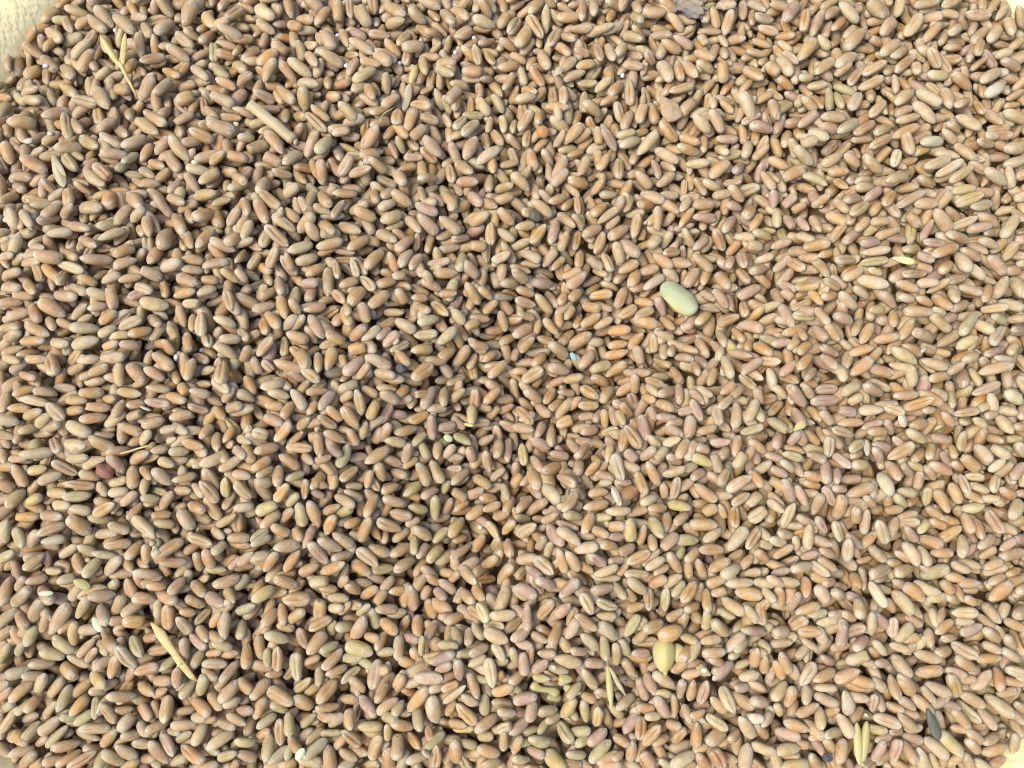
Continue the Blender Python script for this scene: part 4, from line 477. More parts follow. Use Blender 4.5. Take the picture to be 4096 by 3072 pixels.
M_GRAIN = grain_material()
def weave_material():
    m, n, l, bs = new_mat('cream_weave')
    tc = n.new('ShaderNodeTexCoord'); sp = n.new('ShaderNodeSeparateXYZ'); l.new(tc.outputs['Object'], sp.inputs[0])
    an = math_n(n, l, 'ARCTAN2', sp.outputs[1], sp.outputs[0])
    rad = math_n(n, l, 'SQRT', math_n(n, l, 'ADD', math_n(n, l, 'POWER', sp.outputs[0], 2.0), math_n(n, l, 'POWER', sp.outputs[1], 2.0)))
    ns = noise_n(n, l, tc.outputs['Object'], 260.0, 4, 0.6)
    a = math_n(n, l, 'SINE', math_n(n, l, 'ADD', math_n(n, l, 'MULTIPLY', an, 330.0), math_n(n, l, 'MULTIPLY', ns, 7.0)))
    b = math_n(n, l, 'SINE', math_n(n, l, 'ADD', math_n(n, l, 'MULTIPLY', rad, 2600.0), math_n(n, l, 'MULTIPLY', ns, 7.0)))
    w = math_n(n, l, 'MULTIPLY', a, b)
    col = mix_n(n, l, ramp_n(n, l, ns, 0.3, 0.7), (0.86, 0.77, 0.46), (0.78, 0.68, 0.38))
    col = mix_n(n, l, ramp_n(n, l, w, -0.9, -0.1, 0.22, 0.0), col, (0.62, 0.53, 0.30))
    l.new(col, bs.inputs['Base Color']); bs.inputs['Roughness'].default_value = 0.6
    bp = n.new('ShaderNodeBump'); bp.inputs['Strength'].default_value = 0.6; bp.inputs['Distance'].default_value = 0.0006
    l.new(math_n(n, l, 'ADD', math_n(n, l, 'MULTIPLY', w, 0.18), math_n(n, l, 'MULTIPLY', ns, 1.6)), bp.inputs['Height']); l.new(bp.outputs[0], bs.inputs['Normal'])
    return m
M_TUB = weave_material()
M_GROUND = plain_material('packed_earth', (0.22, 0.17, 0.12), (0.30, 0.24, 0.17), 60.0, 0.9, 0.6, 0.004)
M_STRAW = plain_material('dry_straw', (0.62, 0.48, 0.22), (0.50, 0.37, 0.15), 900.0, 0.5, 0.5, 0.0001, (0.12, 1, 1))
M_HUSK = plain_material('pale_chaff', (0.46, 0.40, 0.27), (0.36, 0.30, 0.19), 900.0, 0.6, 0.7, 0.00018, (0.12, 1, 1))
M_STUB = plain_material('dull_straw', (0.50, 0.41, 0.25), (0.38, 0.30, 0.17), 900.0, 0.55, 0.8, 0.0002, (0.10, 1, 1), c3=(0.46, 0.36, 0.20))
M_YHUSK = plain_material('yellow_husk', (0.47, 0.40, 0.16), (0.42, 0.37, 0.16), 700.0, 0.45, 0.6, 0.00015, (0.12, 1, 1), c3=(0.43, 0.41, 0.20))
M_GHUSK = plain_material('green_seed_skin', (0.31, 0.35, 0.20), (0.40, 0.42, 0.28), 330.0, 0.5, 0.4, 0.0003, c3=(0.41, 0.41, 0.18))
M_DARK = plain_material('dark_seed_skin', (0.085, 0.09, 0.07), (0.13, 0.13, 0.10), 800.0, 0.5, 0.6, 0.0001, (0.2, 1, 1))
M_STONE = plain_material('dark_clod', (0.06, 0.06, 0.065), (0.13, 0.125, 0.12), 900.0, 0.8, 0.8, 0.0003)
M_GREYCLOD = plain_material('grey_clod', (0.24, 0.20, 0.15), (0.34, 0.28, 0.20), 500.0, 0.85, 0.9, 0.0005, c3=(0.17, 0.16, 0.15))
M_BROWNCLOD = plain_material('brown_clod', (0.36, 0.25, 0.15), (0.42, 0.31, 0.20), 700.0, 0.85, 0.8, 0.0003)
M_RED = plain_material('red_brown_pellet', (0.20, 0.085, 0.055), (0.27, 0.13, 0.08), 500.0, 0.5, 0.4, 0.0001)
M_ORANGE = plain_material('orange_seed_skin', (0.44, 0.21, 0.08), (0.50, 0.28, 0.13), 400.0, 0.45, 0.5, 0.0001)
M_WHITE = plain_material('white_grit', (0.74, 0.75, 0.76), (0.64, 0.65, 0.68), 900.0, 0.35, 0.4, 0.0001)

# ---------------------------------------------------------------- scene helpers
def link(name, mesh, mat, parent=None, smooth=True):
    o = bpy.data.objects.new(name, mesh)
    sc.collection.objects.link(o)
    if mat is not None: mesh.materials.append(mat)
    if smooth:
        mesh.polygons.foreach_set('use_smooth', np.ones(len(mesh.polygons), bool))
    if parent is not None: o.parent = parent
    return o

def tag(o, label=None, cat=None, group=None, kind=None):
    if label: o['label'] = label
    if cat: o['category'] = cat
    if group: o['group'] = group
    if kind: o['kind'] = kind
    return o

def py_mesh(name, verts, faces):
    me = bpy.data.meshes.new(name)
    me.from_pydata([tuple(float(c) * MM for c in v) for v in verts], [], faces)
    me.update()
    return me

# ---------------------------------------------------------------- ground and tub
def build_ground():
    nseg = 40; vs = []; fs = []
    for i in range(nseg + 1):
        for j in range(nseg + 1):
            s = lambda q: math.copysign(abs(q) ** 2.2, q) * 20000.0
            x, y = s(2 * i / nseg - 1), s(2 * j / nseg - 1)
            vs.append((x, y, -64.0 + 1.2 * math.sin(x / 170.0) * math.cos(y / 140.0)))
    for i in range(nseg):
        for j in range(nseg):
            a = i * (nseg + 1) + j
            fs.append((a, a + nseg + 1, a + nseg + 2, a + 1))
    tag(link('ground', py_mesh('ground', vs, fs), M_GROUND), kind='structure')
build_ground()

def build_tub():
    root = bpy.data.objects.new('grain_tub', None); sc.collection.objects.link(root)
    root.location = (TCX * MM, TCY * MM, -62 * MM)
    tag(root, 'round cream tub full of wheat, its side showing at the photo corners', 'tub')
    n = 160
    an = np.linspace(0, 2 * math.pi, n, endpoint=False)
    gl = np.array([float(heap(TCX + tub_r(a) * math.cos(a), TCY + tub_r(a) * math.sin(a))) for a in an])
    def lathe(name, prof):      # prof rows: (radial offset from the grain line, z relative to the grain line or None, absolute z)
        vs = []; fs = []
        for (dr, dz, az) in prof:
            for i, a in enumerate(an):
                r = float(tub_r(a)) + dr
                zg = 0.35 * gl[i] + 0.65 * gl.mean()
                z = az if az is not None else zg + dz
                vs.append((r * math.cos(a), r * math.sin(a), z + 62.0))
        k = len(prof)
        for q in range(k):
            for i in range(n):
                a, b = q * n + i, q * n + (i + 1) % n
                c, d = ((q + 1) % k) * n + (i + 1) % n, ((q + 1) % k) * n + i
                fs.append((a, b, c, d))
        return py_mesh(name, vs, fs)
    wall = lathe('tub_side', [(-22, None, -56.0), (-14, None, -40.0), (0.0, 0.0, None), (9.0, 4.5, None), (24.0, 9.0, None), (26.0, 8.0, None), (12.0, 3.0, None), (3.0, -3.0, None), (-12, None, -42.0), (-19, None, -61.8)])
    link('side', wall, M_TUB, root)
    rim = lathe('tub_rim', [(23.4, 9.2, None), (23.6, 11.1, None), (25.0, 12.3, None), (27.4, 11.7, None), (28.4, 9.5, None), (27.7, 7.3, None), (26.6, 7.1, None), (26.4, 8.6, None)])
    link('rim', rim, M_TUB, root)
    vs = [(0, 0, 5.0)]; fs = []
    for i, a in enumerate(an):
        r = float(tub_r(a)) - 21.0
        vs.append((r * math.cos(a), r * math.sin(a), 5.2))
    fs = [(0, 1 + i, 1 + (i + 1) % n) for i in range(n)]
    link('base', py_mesh('tub_base', vs, fs), M_TUB, root)
build_tub()

# ---------------------------------------------------------------- laying the grains down, one by one, on a height field
CELL = 0.35
GX0, GY0 = TCX - TR0 - 12.0, TCY - TR0 - 12.0
GN = int((2 * TR0 + 24.0) / CELL) + 1
gx = GX0 + CELL * np.arange(GN); gy = GY0 + CELL * np.arange(GN)
GXX, GYY = np.meshgrid(gx, gy, indexing='ij')
TOP = heap(GXX, GYY).astype(np.float32)
HF = TOP - 6.6
TOPID = np.full((GN, GN), -1, np.int32)
GR = np.hypot(GXX - TCX, GYY - TCY); GA = np.arctan2(GYY - TCY, GXX - TCX)
# the left was levelled by hand and lies tight; the right was scooped over and lies loose, with deeper gaps
ROUGH = (-0.25 + 0.75 / (1 + np.exp(-(GXX - GYY + 12.0) / 14.0))).astype(np.float32)
INSIDE = (GR < (tub_r(GA) - 0.6))
HF[GR > tub_r(GA) + 0.2] = 40.0       # the side of the tub stops the grain

def footprint(x, y, yaw, L, W, pitch):
    hl = 0.5 * L * math.cos(pitch); hw = 0.5 * W
    r = hl + 0.5
    i0 = max(int((x - r - GX0) / CELL), 0); i1 = min(int((x + r - GX0) / CELL) + 2, GN)
    j0 = max(int((y - r - GY0) / CELL), 0); j1 = min(int((y + r - GY0) / CELL) + 2, GN)
    dx = gx[i0:i1, None] - x; dy = gy[None, j0:j1] - y
    c, s = math.cos(yaw), math.sin(yaw)
    u = (dx * c + dy * s) / hl; v = (-dx * s + dy * c) / hw
    q = np.clip(1 - np.abs(u) ** 2.4, 0, 1) ** 1.15 - v * v
    return (slice(i0, i1), slice(j0, j1)), u, q, hl

def settle(x, y, yaw, L, W, T, maxpitch, pitch0=None):
    """rest a grain on what already lies there: returns centre height and pitch"""
    pitch = 0.0
    sl, u, q, hl = footprint(x, y, yaw, L, W, 0.0)
    ok = q > 0.02
    if not ok.any(): return None
    h = 0.5 * T * np.sqrt(np.where(ok, q, 0))
    need = np.where(ok, HF[sl] + h, -1e9)
    f = np.where(u > 0.12, need, -1e9); b = np.where(u < -0.12, need, -1e9)
    fi, bi = int(np.argmax(f)), int(np.argmax(b))
    uf, ub = u.flat[fi], u.flat[bi]
    if f.flat[fi] > -1e8 and b.flat[bi] > -1e8 and uf - ub > 0.2:
        pitch = math.atan2(f.flat[fi] - b.flat[bi], (uf - ub) * hl)
    pitch = max(-maxpitch, min(maxpitch, pitch))
    if pitch0 is not None: pitch = 0.5 * pitch + pitch0
    zc = float((need - math.tan(pitch) * u * hl).max())
    return zc, pitch, sl, u, ok, h, hl

def commit(gid, zc, pitch, sl, u, ok, h, hl):
    top = np.where(ok, zc + math.tan(pitch) * u * hl + h, -1e9)
    cur = HF[sl]; up = top > cur
    cur[up] = top[up]
    TOPID[sl][up] = gid

GR_X, GR_YAW, GR_DIM, GR_PITCH, GR_ROLL, GR_COL, GR_KIND = [], [], [], [], [], [], []
BASE = {'t': (0.415, 0.306, 0.173), 'o': (0.440, 0.298, 0.146), 'p': (0.475, 0.388, 0.236), 'r': (0.392, 0.280, 0.194), 'g': (0.402, 0.350, 0.185),  # r and g also have the lilac and olive casts of light and lens put in
        'y': (0.475, 0.39, 0.165), 'w': (0.56, 0.50, 0.370), 'k': (0.25, 0.185, 0.13)}

def tint(code):
    c = np.array(BASE[code]) * math.exp(random.gauss(0, 0.075))
    if code == 'o' and random.random() < 0.14: c *= (1.03, 0.93, 0.78)
    c[1] *= 1 + random.gauss(0, 0.03); c[2] *= 1 + random.gauss(0, 0.07)
    return np.clip(c, 0.02, 0.75)

def add_grain(x, y, z, yaw, L, W, T, pitch, roll, code, kind):
    GR_X.append((x, y, z)); GR_YAW.append(yaw); GR_DIM.append((L, W, T)); GR_PITCH.append(pitch)
    GR_ROLL.append(roll); GR_COL.append(tint(code)); GR_KIND.append(kind)
    return len(GR_X) - 1

def random_dims():
    L = min(max(random.gauss(6.25, 0.6), 4.4), 7.7)
    W = L * random.uniform(0.43, 0.50)
    return L, W, W * random.uniform(0.84, 0.95)

def random_roll():
    if random.random() < 0.33: return math.pi + random.gauss(0, 0.45)
    return random.gauss(0, 0.6)

def fill(level, stop, limit, maxpitch, guard=None, cands=3, sink=0.15):
    """pour loose grains into the lowest places until the surface stands `level` below the heap line"""
    dead = 0; n = 0
    off = np.array([(0, 0), (5, 0), (-5, 0), (0, 5), (0, -5)])
    while n < limit and dead < 60:
        ii = rng.integers(6, GN - 6, 220); jj = rng.integers(6, GN - 6, 220)
        k = INSIDE[ii, jj]; ii, jj = ii[k], jj[k]
        if not len(ii): continue
        d = TOP[ii, jj] - level - ROUGH[ii, jj] - HF[ii[:, None] + off[:, 0], jj[:, None] + off[:, 1]].mean(1)
        b = int(np.argmax(d))
        if d[b] < stop: dead += 1; continue
        x, y = gx[ii[b]], gy[jj[b]]
        L, W, T = random_dims()
        best = None
        for _ in range(cands):
            xx, yy = x + random.uniform(-1.2, 1.2), y + random.uniform(-1.2, 1.2)
            yaw = random.uniform(0, math.pi)
            r = settle(xx, yy, yaw, L, W, T, maxpitch)
            if r is None: continue
            if guard is not None:
                ids = TOPID[r[2]][r[4]]
                cov = np.isin(ids, guard).mean() if len(ids) else 1
                if cov > 0.30 or (ids >= 1000000).mean() > 0.03: continue
            if best is None or r[0] < best[0][0]: best = (r, xx, yy, yaw)
        if best is None or best[0][0] > 35: dead += 0.2; continue
        r, xx, yy, yaw = best
        z = r[0] - sink
        code = random.choices('topgr', (40, 30, 18, 3, 9))[0]
        gid = add_grain(xx, yy, z, yaw + (math.pi if random.random() < 0.5 else 0), L, W, T, r[1], random_roll(), code, 0)
        if abs(yaw - GR_YAW[-1]) > 1: GR_PITCH[-1] = -r[1]
        commit(gid, z, *r[1:])
        n += 1; dead = max(0, dead - 1)
    return n

n1 = fill(2.35, 0.5, 10800, 0.6)
print('under layers', n1)

# debris that lies among the grains is rested in the same way, after the surveyed grains below
SURVEY = []
for (ox, oy), s in TILES.items():
    rows = [e.split() for e in s.replace('\n', '').split(';')]
    rows = [(float(a) , float(b), float(c), float(d), float(w), k) for a, b, c, d, w, k in rows if k != 'xx']
    q = 1024.0 / 2212.0
    for i, (a, b, c, d, w, k) in enumerate(rows):
        SURVEY.append((i, ox + a * q, oy + b * q, ox + c * q, oy + d * q, w * q, k))
SURVEY.sort(key=lambda e: -e[0])
SURVEY_IDS = []
SIZE_GAIN = 1.03
for (rank, ax, ay, bx, by, w, k) in SURVEY:
    A, B = hit(ax, ay), hit(bx, by)
    m = 0.5 * (A + B)
    if (m[0] - TCX) ** 2 + (m[1] - TCY) ** 2 > (float(tub_r(math.atan2(m[1] - TCY, m[0] - TCX))) - 1.0) ** 2: continue
    v = B - A
    yaw = math.atan2(v[1], v[0]); Lp = math.hypot(v[0], v[1]) * 1.01
    depth = float((m - CAM) @ FWD)
    W = min(max(w * depth / FPX * 0.93, 2.0), 4.3)
    T = W * random.uniform(0.82, 0.93)
    short = Lp < 1.75 * W
    L = min(max(Lp, 3.4), 8.6)
    p0 = None
    if short and rank > 45:                    # half covered by its neighbours: it goes on beneath them
        L = W * random.uniform(1.9, 2.15); short = False; Lp = L
    if short:                                  # seen partly end-on: the grain stands tilted
        L = max(1.85 * W, L)
        p0 = math.copysign(math.acos(min(1.0, max(Lp, 0.5 * L) / L)) * 0.75, random.uniform(-1, 1))
    r = settle(m[0], m[1], yaw, max(Lp, 2.5), W, T, 0.34)
    if r is None: continue
    z = r[0] - 0.3
    zt = float(heap(m[0], m[1]))
    z = min(z, zt + 1.6)
    pitch = r[1] if p0 is None else 0.4 * r[1] + p0
    roll = (math.pi + random.gauss(0, 0.22)) if k[0] == 'c' else random.gauss(0, 0.30)
    if random.random() < 0.5: yaw2, pitch = yaw + math.pi, -pitch
    else: yaw2 = yaw
    gid = add_grain(m[0], m[1], z, yaw2, L, W, T, pitch, roll, k[1], 1)
    commit(gid, z, *r[1:])
    SURVEY_IDS.append(gid)

# ---------------------------------------------------------------- chaff, straw, clods and odd seeds lying on the heap
Q = 1024.0 / 2212.0
DEB_IDS = []
LANDMARKS = []

def rest(ax, ay, bx, by, wpx, tk=0.8, maxpitch=0.35, sink=0.2):
    A, B = hit(ax, ay), hit(bx, by)
    m = 0.5 * (A + B); v = B - A
    yaw = math.atan2(v[1], v[0]); L = math.hypot(v[0], v[1])
    W = wpx * float((m - CAM) @ FWD) / FPX
    r = settle(m[0], m[1], yaw, L, W, W * tk, maxpitch)
    gid = 1000000 + len(DEB_IDS); DEB_IDS.append(gid)
    z = r[0] - sink
    commit(gid, z, *r[1:])
    return np.array([m[0], m[1], z]), yaw, r[1], L, W

def tube(pts, rads, seg=8, flat=1.0, lumps=0.0):
    pts = np.asarray(pts, float); n = len(pts); vs = []; fs = []
    for i in range(n):
        t = pts[min(i + 1, n - 1)] - pts[max(i - 1, 0)]; t /= np.linalg.norm(t)
        s = np.cross(t, (0, 0, 1.0)); s /= np.linalg.norm(s); w = np.cross(s, t)
        for k in range(seg):
            a = 2 * math.pi * k / seg
            r = rads[i] * (1 + lumps * random.uniform(-1, 1))
            vs.append(pts[i] + s * r * math.cos(a) + w * r * flat * math.sin(a))
    for i in range(n - 1):
        for k in range(seg):
            fs.append((i * seg + k, i * seg + (k + 1) % seg, (i + 1) * seg + (k + 1) % seg, (i + 1) * seg + k))
    fs.append(tuple(range(seg))[::-1]); fs.append(tuple((n - 1) * seg + k for k in range(seg)))
    return np.array(vs), fs

def shell(L, W, H, nu=16, nv=10, th=0.16, ridges=0, blunt=0.7, point=0.0):
    """a boat shaped husk scale, hollow underneath"""
    vs = []; fs = []
    for lay in (0, 1):
        for i in range(nu + 1):
            u = -1 + 2 * i / nu; u = math.sin(u * math.pi / 2)
            R = max(1 - abs(u) ** 2.2, 0) ** blunt * (1 - point * u) + 0.01
            for j in range(nv + 1):
                a = (-1 + 2 * j / nv) * 1.35
                k = 1 - lay * th / (0.5 * W)
                y = 0.5 * W * R * k * math.sin(a) / math.sin(1.35)
                z = H * R * (math.cos(a) - math.cos(1.35)) / (1 - math.cos(1.35)) - lay * th
                if ridges: z += 0.05 * W * R * math.cos(a * ridges)
                vs.append((0.5 * L * u, y, z))
    q = nv + 1; o = (nu + 1) * q
    for i in range(nu):
        for j in range(nv):
            a = i * q + j
            fs.append((a, a + q, a + q + 1, a + 1)); fs.append((o + a, o + a + 1, o + a + q + 1, o + a + q))
        for a, b in ((i * q, (i + 1) * q), ((i + 1) * q + nv, i * q + nv)):
            fs.append((a, o + a, o + b, b))
    return np.array(vs), fs

def lump(rx, ry, rz, rough=0.2, sub=3, freq=1.0, seed=0.0):
    bm = bmesh.new(); bmesh.ops.create_icosphere(bm, subdivisions=sub, radius=1.0)
    bm.verts.index_update(); vs = []
    for v in bm.verts:
        p = v.co
        d = 1 + rough * (noise.noise(p * freq + Vector((seed, 3.1, 7.7))) + 0.5 * noise.noise(p * freq * 2.7 + Vector((seed, 9, 1))))
        vs.append((p.x * rx * d, p.y * ry * d, p.z * rz * d))
    fs = [tuple(v.index for v in f.verts) for f in bm.faces]
    bm.free()
    return np.array(vs), fs

def turn(vs, yaw=0.0, pitch=0.0, roll=0.0, t=(0, 0, 0)):
    M = Matrix.Rotation(yaw, 3, 'Z') @ Matrix.Rotation(-pitch, 3, 'Y') @ Matrix.Rotation(roll, 3, 'X')
    return np.asarray(vs) @ np.array(M).T + np.asarray(t, float)

def put(name, pos, yaw, pitch, label, cat, parts, short=None, group=None):
    """parts: list of (part name, verts, faces, material); a single unnamed part makes the thing one mesh"""
    if len(parts) == 1 and parts[0][0] is None:
        root = link(name, py_mesh(name, parts[0][1], parts[0][2]), parts[0][3])
    else:
        root = bpy.data.objects.new(name, None); sc.collection.objects.link(root)
        for pn, vs, fs, mt in parts: link(pn, py_mesh(pn, vs, fs), mt, root)
    root.location = Vector(pos) * MM
    root.rotation_euler = (Matrix.Rotation(yaw, 3, 'Z') @ Matrix.Rotation(-pitch, 3, 'Y')).to_euler()
    tag(root, label, cat, group)
    if short:
        x, y, _ = to_px(pos); LANDMARKS.append((short, x, y))
    return root

def T_(ox, oy, *a): return [(ox if i % 2 == 0 else oy) + v * Q for i, v in enumerate(a)]

def local(pos, px, py, dz=0.0):
    h = hit(px, py); return np.array([h[0] - pos[0], h[1] - pos[1], dz])

def span(pos, a, b, dz=0.0):
    A, B = local(pos, *a), local(pos, *b); v = B - A
    return 0.5 * (A + B) + (0, 0, dz), math.atan2(v[1], v[0]), math.hypot(v[0], v[1])

# forked straw
pos, yaw, pit, L, W = rest(478, 205, 560, 405, 60, 0.5)
pos = pos + (0, 0, 1.0)
J = local(pos, 520, 306, 0.5)
vs, fs = tube([local(pos, 563, 404, -0.8), local(pos, 541, 355, 0.0), J, local(pos, 512, 292, 0.7)], [0.3, 0.48, 0.66, 0.4], 8)
c1, y1, l1 = span(pos, (517, 312), (455, 209), 0.9); v1, f1 = shell(l1, 2.1, 0.7, ridges=3, blunt=0.8)
c2, y2, l2 = span(pos, (521, 312), (551, 197), 1.0); v2, f2 = shell(l2, 2.3, 0.75, ridges=3, blunt=0.8)
put('forked_straw', pos, 0, 0, 'dry yellow straw forked like a letter Y, near the cream tub side', 'straw',
    [('stalk', vs, fs, M_STRAW), ('husk_scale', turn(v1, y1, 0.10, 0.3, c1), f1, M_STRAW), ('husk_scale', turn(v2, y2, 0.14, -0.5, c2), f2, M_STRAW)], 'the forked straw')

# straw stub
a = T_(1024, 0, -10, 975, 345, 1245)
pos, yaw, pit, L, W = rest(*a, 47, 0.7)
n = 14; xs = np.linspace(-L / 2, L / 2, n)
vs, fs = tube([(x, 0.12 * math.sin(x), 0.15 * math.cos(0.5 * x)) for x in xs], [W * 0.5 * (1 + 0.06 * math.sin(3 * x)) for x in xs], 12, 0.75, 0.02)
c = turn(lump(0.75, 1.15, 0.8, 0.25, 2, 1.4, 4.0)[0], 0.5, 0, 0, (L / 2 + 0.5, 0.1, -0.2)); cf = lump(0.75, 1.15, 0.8, 0.25, 2, 1.4, 4.0)[1]
put('straw_stub', pos, yaw, pit, 'thick pale straw stub with blunt cut ends lying on the grain', 'straw', [('stalk', vs, fs, M_STUB), ('folded_end', c, cf, M_STUB)], 'the thick straw stub')

# ragged grey chaff
pos, yaw, pit, L, W = rest(*T_(0, 0, 495, 1370, 590, 1645), 44, 0.6)
v1, f1 = shell(L, W, 0.9, ridges=5, blunt=0.6, point=-0.25); v2, f2 = shell(L * 0.75, W * 0.6, 0.6, ridges=4)
put('chaff_husk', pos, yaw, pit, 'ragged grey striped chaff husk below the forked straw', 'chaff', [('husk_scale', v1, f1, M_HUSK), ('husk_scale', turn(v2, 0.2, 0.1, 0.4, (-0.8, 0.7, 0.5)), f2, M_HUSK)], 'the ragged grey chaff')

# pale green flat seed
pos, yaw, pit, L, W = rest(*T_(2048, 768, 1285, 815, 1580, 1090), 98, 0.42)
vs, fs = shell(L, W, W * 0.20, 26, 16, 0.3, 1, 0.5, 0.10)
xx = vs[:, 0] / (0.5 * L); yy = vs[:, 1] / (0.5 * W)
vs[:, 2] += 0.28 * xx * yy + 0.22 * np.sin(4.2 * yy + 0.8) * (1 - xx * xx) - 0.35 * np.exp(-((xx - 0.3) / 0.35) ** 2 - ((yy + 0.1) / 0.4) ** 2)
vs[:, 1] += 0.16 * np.sin(5.5 * xx) * np.sign(yy) * np.abs(yy)
vs[:, 0] = np.where(xx > 0.8, 0.5 * L * (0.8 + (xx - 0.8) * 0.45), vs[:, 0])
v2, f2 = lump(0.75, 0.55, 0.16, 0.25, 2, 1.3, 8.0)
zt = 0.62 * W * 0.17
put('flat_seed', pos, yaw, pit + 0.08, 'large flat pale green seed with a dark blotch, the biggest seed on the heap', 'seed', [('skin', vs, fs, M_GHUSK), ('scar', turn(v2, 0.4, 0.1, 0.0, (-0.12 * L, 0.28 * W, zt)), f2, M_GREYCLOD)], 'the pale green seed')

# long notched straw stick
pos, yaw, pit, L, W = rest(*T_(0, 2304, 1345, 400, 1735, 895), 34, 0.5)
pos = pos + (0, 0, 0.5)
pp = [(1343, 395), (1385, 440), (1430, 490), (1480, 570), (1540, 650), (1590, 720), (1650, 790), (1695, 850), (1738, 892)]
rr = [0.25, 0.75, 1.3, 1.15, 0.85, 0.95, 0.85, 0.7, 0.25]
vs, fs = tube([local(pos, *T_(0, 2304, *p), 0.25 * math.sin(i * 1.3) + (4 - i) * 0.12) for i, p in enumerate(pp)], rr, 10, 0.38, 0.06)
v2, f2 = tube([local(pos, *T_(0, 2304, 1395, 475), 0.1), local(pos, *T_(0, 2304, 1350, 430), -0.3), local(pos, *T_(0, 2304, 1375, 465), -0.8)], [0.3, 0.35, 0.15], 6)
v3, f3 = tube([local(pos, *T_(0, 2304, 1620, 740), 0.1), local(pos, *T_(0, 2304, 1580, 765), -0.1), local(pos, *T_(0, 2304, 1570, 775), -0.3)], [0.45, 0.35, 0.12], 6)
put('straw_stick', pos, 0, 0, 'long flat straw stick with a notched side and pointed ends', 'straw', [('stalk', vs, fs, M_STRAW), ('spur', v2, f2, M_STRAW), ('spur', v3, f3, M_STRAW)], 'the long straw stick')

# big yellow husk with an orange grain over its top
pos, yaw, pit, L, W = rest(*T_(2048, 2304, 1305, 520, 1285, 815), 90, 0.62)
v1, f1 = shell(L, W, W * 0.42, 20, 14, 0.2, 0, 0.5, 0.16)
v1[:, 2] += 0.28 * np.exp(-((v1[:, 1] - 0.25) / 0.35) ** 2) * (1 - (v1[:, 0] / (0.5 * L)) ** 2) + 0.22 * np.exp(-((v1[:, 1] + 1.6) / 0.3) ** 2) * (1 - (v1[:, 0] / (0.5 * L)) ** 2)
v2, f2 = lump(L * 0.46, W * 0.42, W * 0.30, 0.04, 3)
v3, f3 = tube([(L * 0.38, 0.2, 0.5), (L * 0.49, 0.35, 0.35), (L * 0.60, 0.5, 0.2)], [1.0, 0.62, 0.12], 8, 0.6)
put('husked_grain', pos, yaw, pit, 'big yellow husk with a pointed tip, an orange grain lying across its top', 'husk', [('husk_scale', v1, f1, M_YHUSK), ('kernel', v2 - (0, 0, 0.5), f2, M_YHUSK), ('beak', v3, f3, M_YHUSK), ('flap', turn(shell(L * 0.62, W * 0.7, 0.9, ridges=2, point=0.2)[0], 0.25, 0.15, 0.5, (-0.05 * L, 0.62 * W, -0.2)), shell(L * 0.62, W * 0.7, 0.9, ridges=2)[1], M_YHUSK)], 'the big yellow husk')
HUSK_TOP = pos

# split husk opened in a V
pos, yaw, pit, L, W = rest(*T_(2048, 2304, 830, 770, 870, 1090), 60, 0.4)
pos = pos + (0, 0, 0.7)
def blade(a, b, w, roll, mt, dz=0.3, h=0.5):
    c, y, l = span(pos, T_(2048, 2304, *a), T_(2048, 2304, *b), dz)
    v, f = shell(l, w, h, ridges=2, blunt=0.75); return ('husk_scale', turn(v, y, -0.05, roll, c), f, mt)
put('split_husk', pos, 0, 0, 'husk split open in a V of two narrow pale yellow blades', 'husk', [blade((815, 760), (835, 1105), 1.7, 0.3, M_YHUSK), blade((825, 765), (962, 1010), 1.3, -0.7, M_HUSK), blade((835, 770), (925, 970), 1.5, 0.9, M_YHUSK, 0.0)], 'the V-shaped split husk')

# yellow broken stem piece
pos, yaw, pit, L, W = rest(*T_(2048, 2304, 160, 925, 405, 1015), 34, 0.6)
xs = np.linspace(-L / 2, L / 2, 9)
vs, fs = tube([(x, 0.25 * math.sin(x * 0.9), 0.1 * math.cos(x)) for x in xs], [0.75, 1.25, 1.0, 0.75, 0.7, 0.78, 1.0, 1.25, 0.8], 9, 0.6, 0.08)
put('stem_piece', pos, yaw, pit, 'yellow broken stem piece shaped like a bone, beside the split husk', 'stem', [(None, vs, fs, M_YHUSK)], 'the yellow stem piece')

# dark slender seed
pos, yaw, pit, L, W = rest(*T_(3072, 2304, 1285, 1115, 1430, 1400), 43, 0.6)
vs, fs = shell(L, W, 0.7, 20, 12, 0.5, 2, 0.62, -0.28)
put('slender_seed', pos, yaw, pit, 'dark grey-green slender seed, pointed at its upper end', 'seed', [(None, vs, fs, M_DARK)], 'the dark slender seed')

# open yellow-green husk with a stalk
pos, yaw, pit, L, W = rest(*T_(3072, 2304, 775, 1235, 750, 1600), 62, 0.5)
pos = pos + (0, 0, 0.4)
def scale_(a, b, w, roll, dz, mt=M_YHUSK):
    c, y, l = span(pos, T_(3072, 2304, *a), T_(3072, 2304, *b), dz)
    v, f = shell(l, w, 0.8, ridges=2, blunt=0.6); return ('husk_scale', turn(v, y, 0, roll, c), f, mt)
vs, fs = tube([local(pos, *T_(3072, 2304, x, y), z) for x, y, z in ((748, 1575, 0.2), (770, 1600, 0.2), (805, 1625, 0.2), (845, 1635, 0.3), (885, 1645, 0.3))], [0.55, 0.3, 0.22, 0.2, 0.2], 7)
put('open_husk', pos, 0, 0, 'yellow-green husk split open lengthwise, with a thin curled stalk', 'husk', [scale_((720, 1240), (735, 1600), 2.5, -0.35, 0.2), scale_((810, 1230), (755, 1590), 2.2, 0.4, 0.1), ('stalk', vs, fs, M_HUSK)], 'the open husk with a stalk')

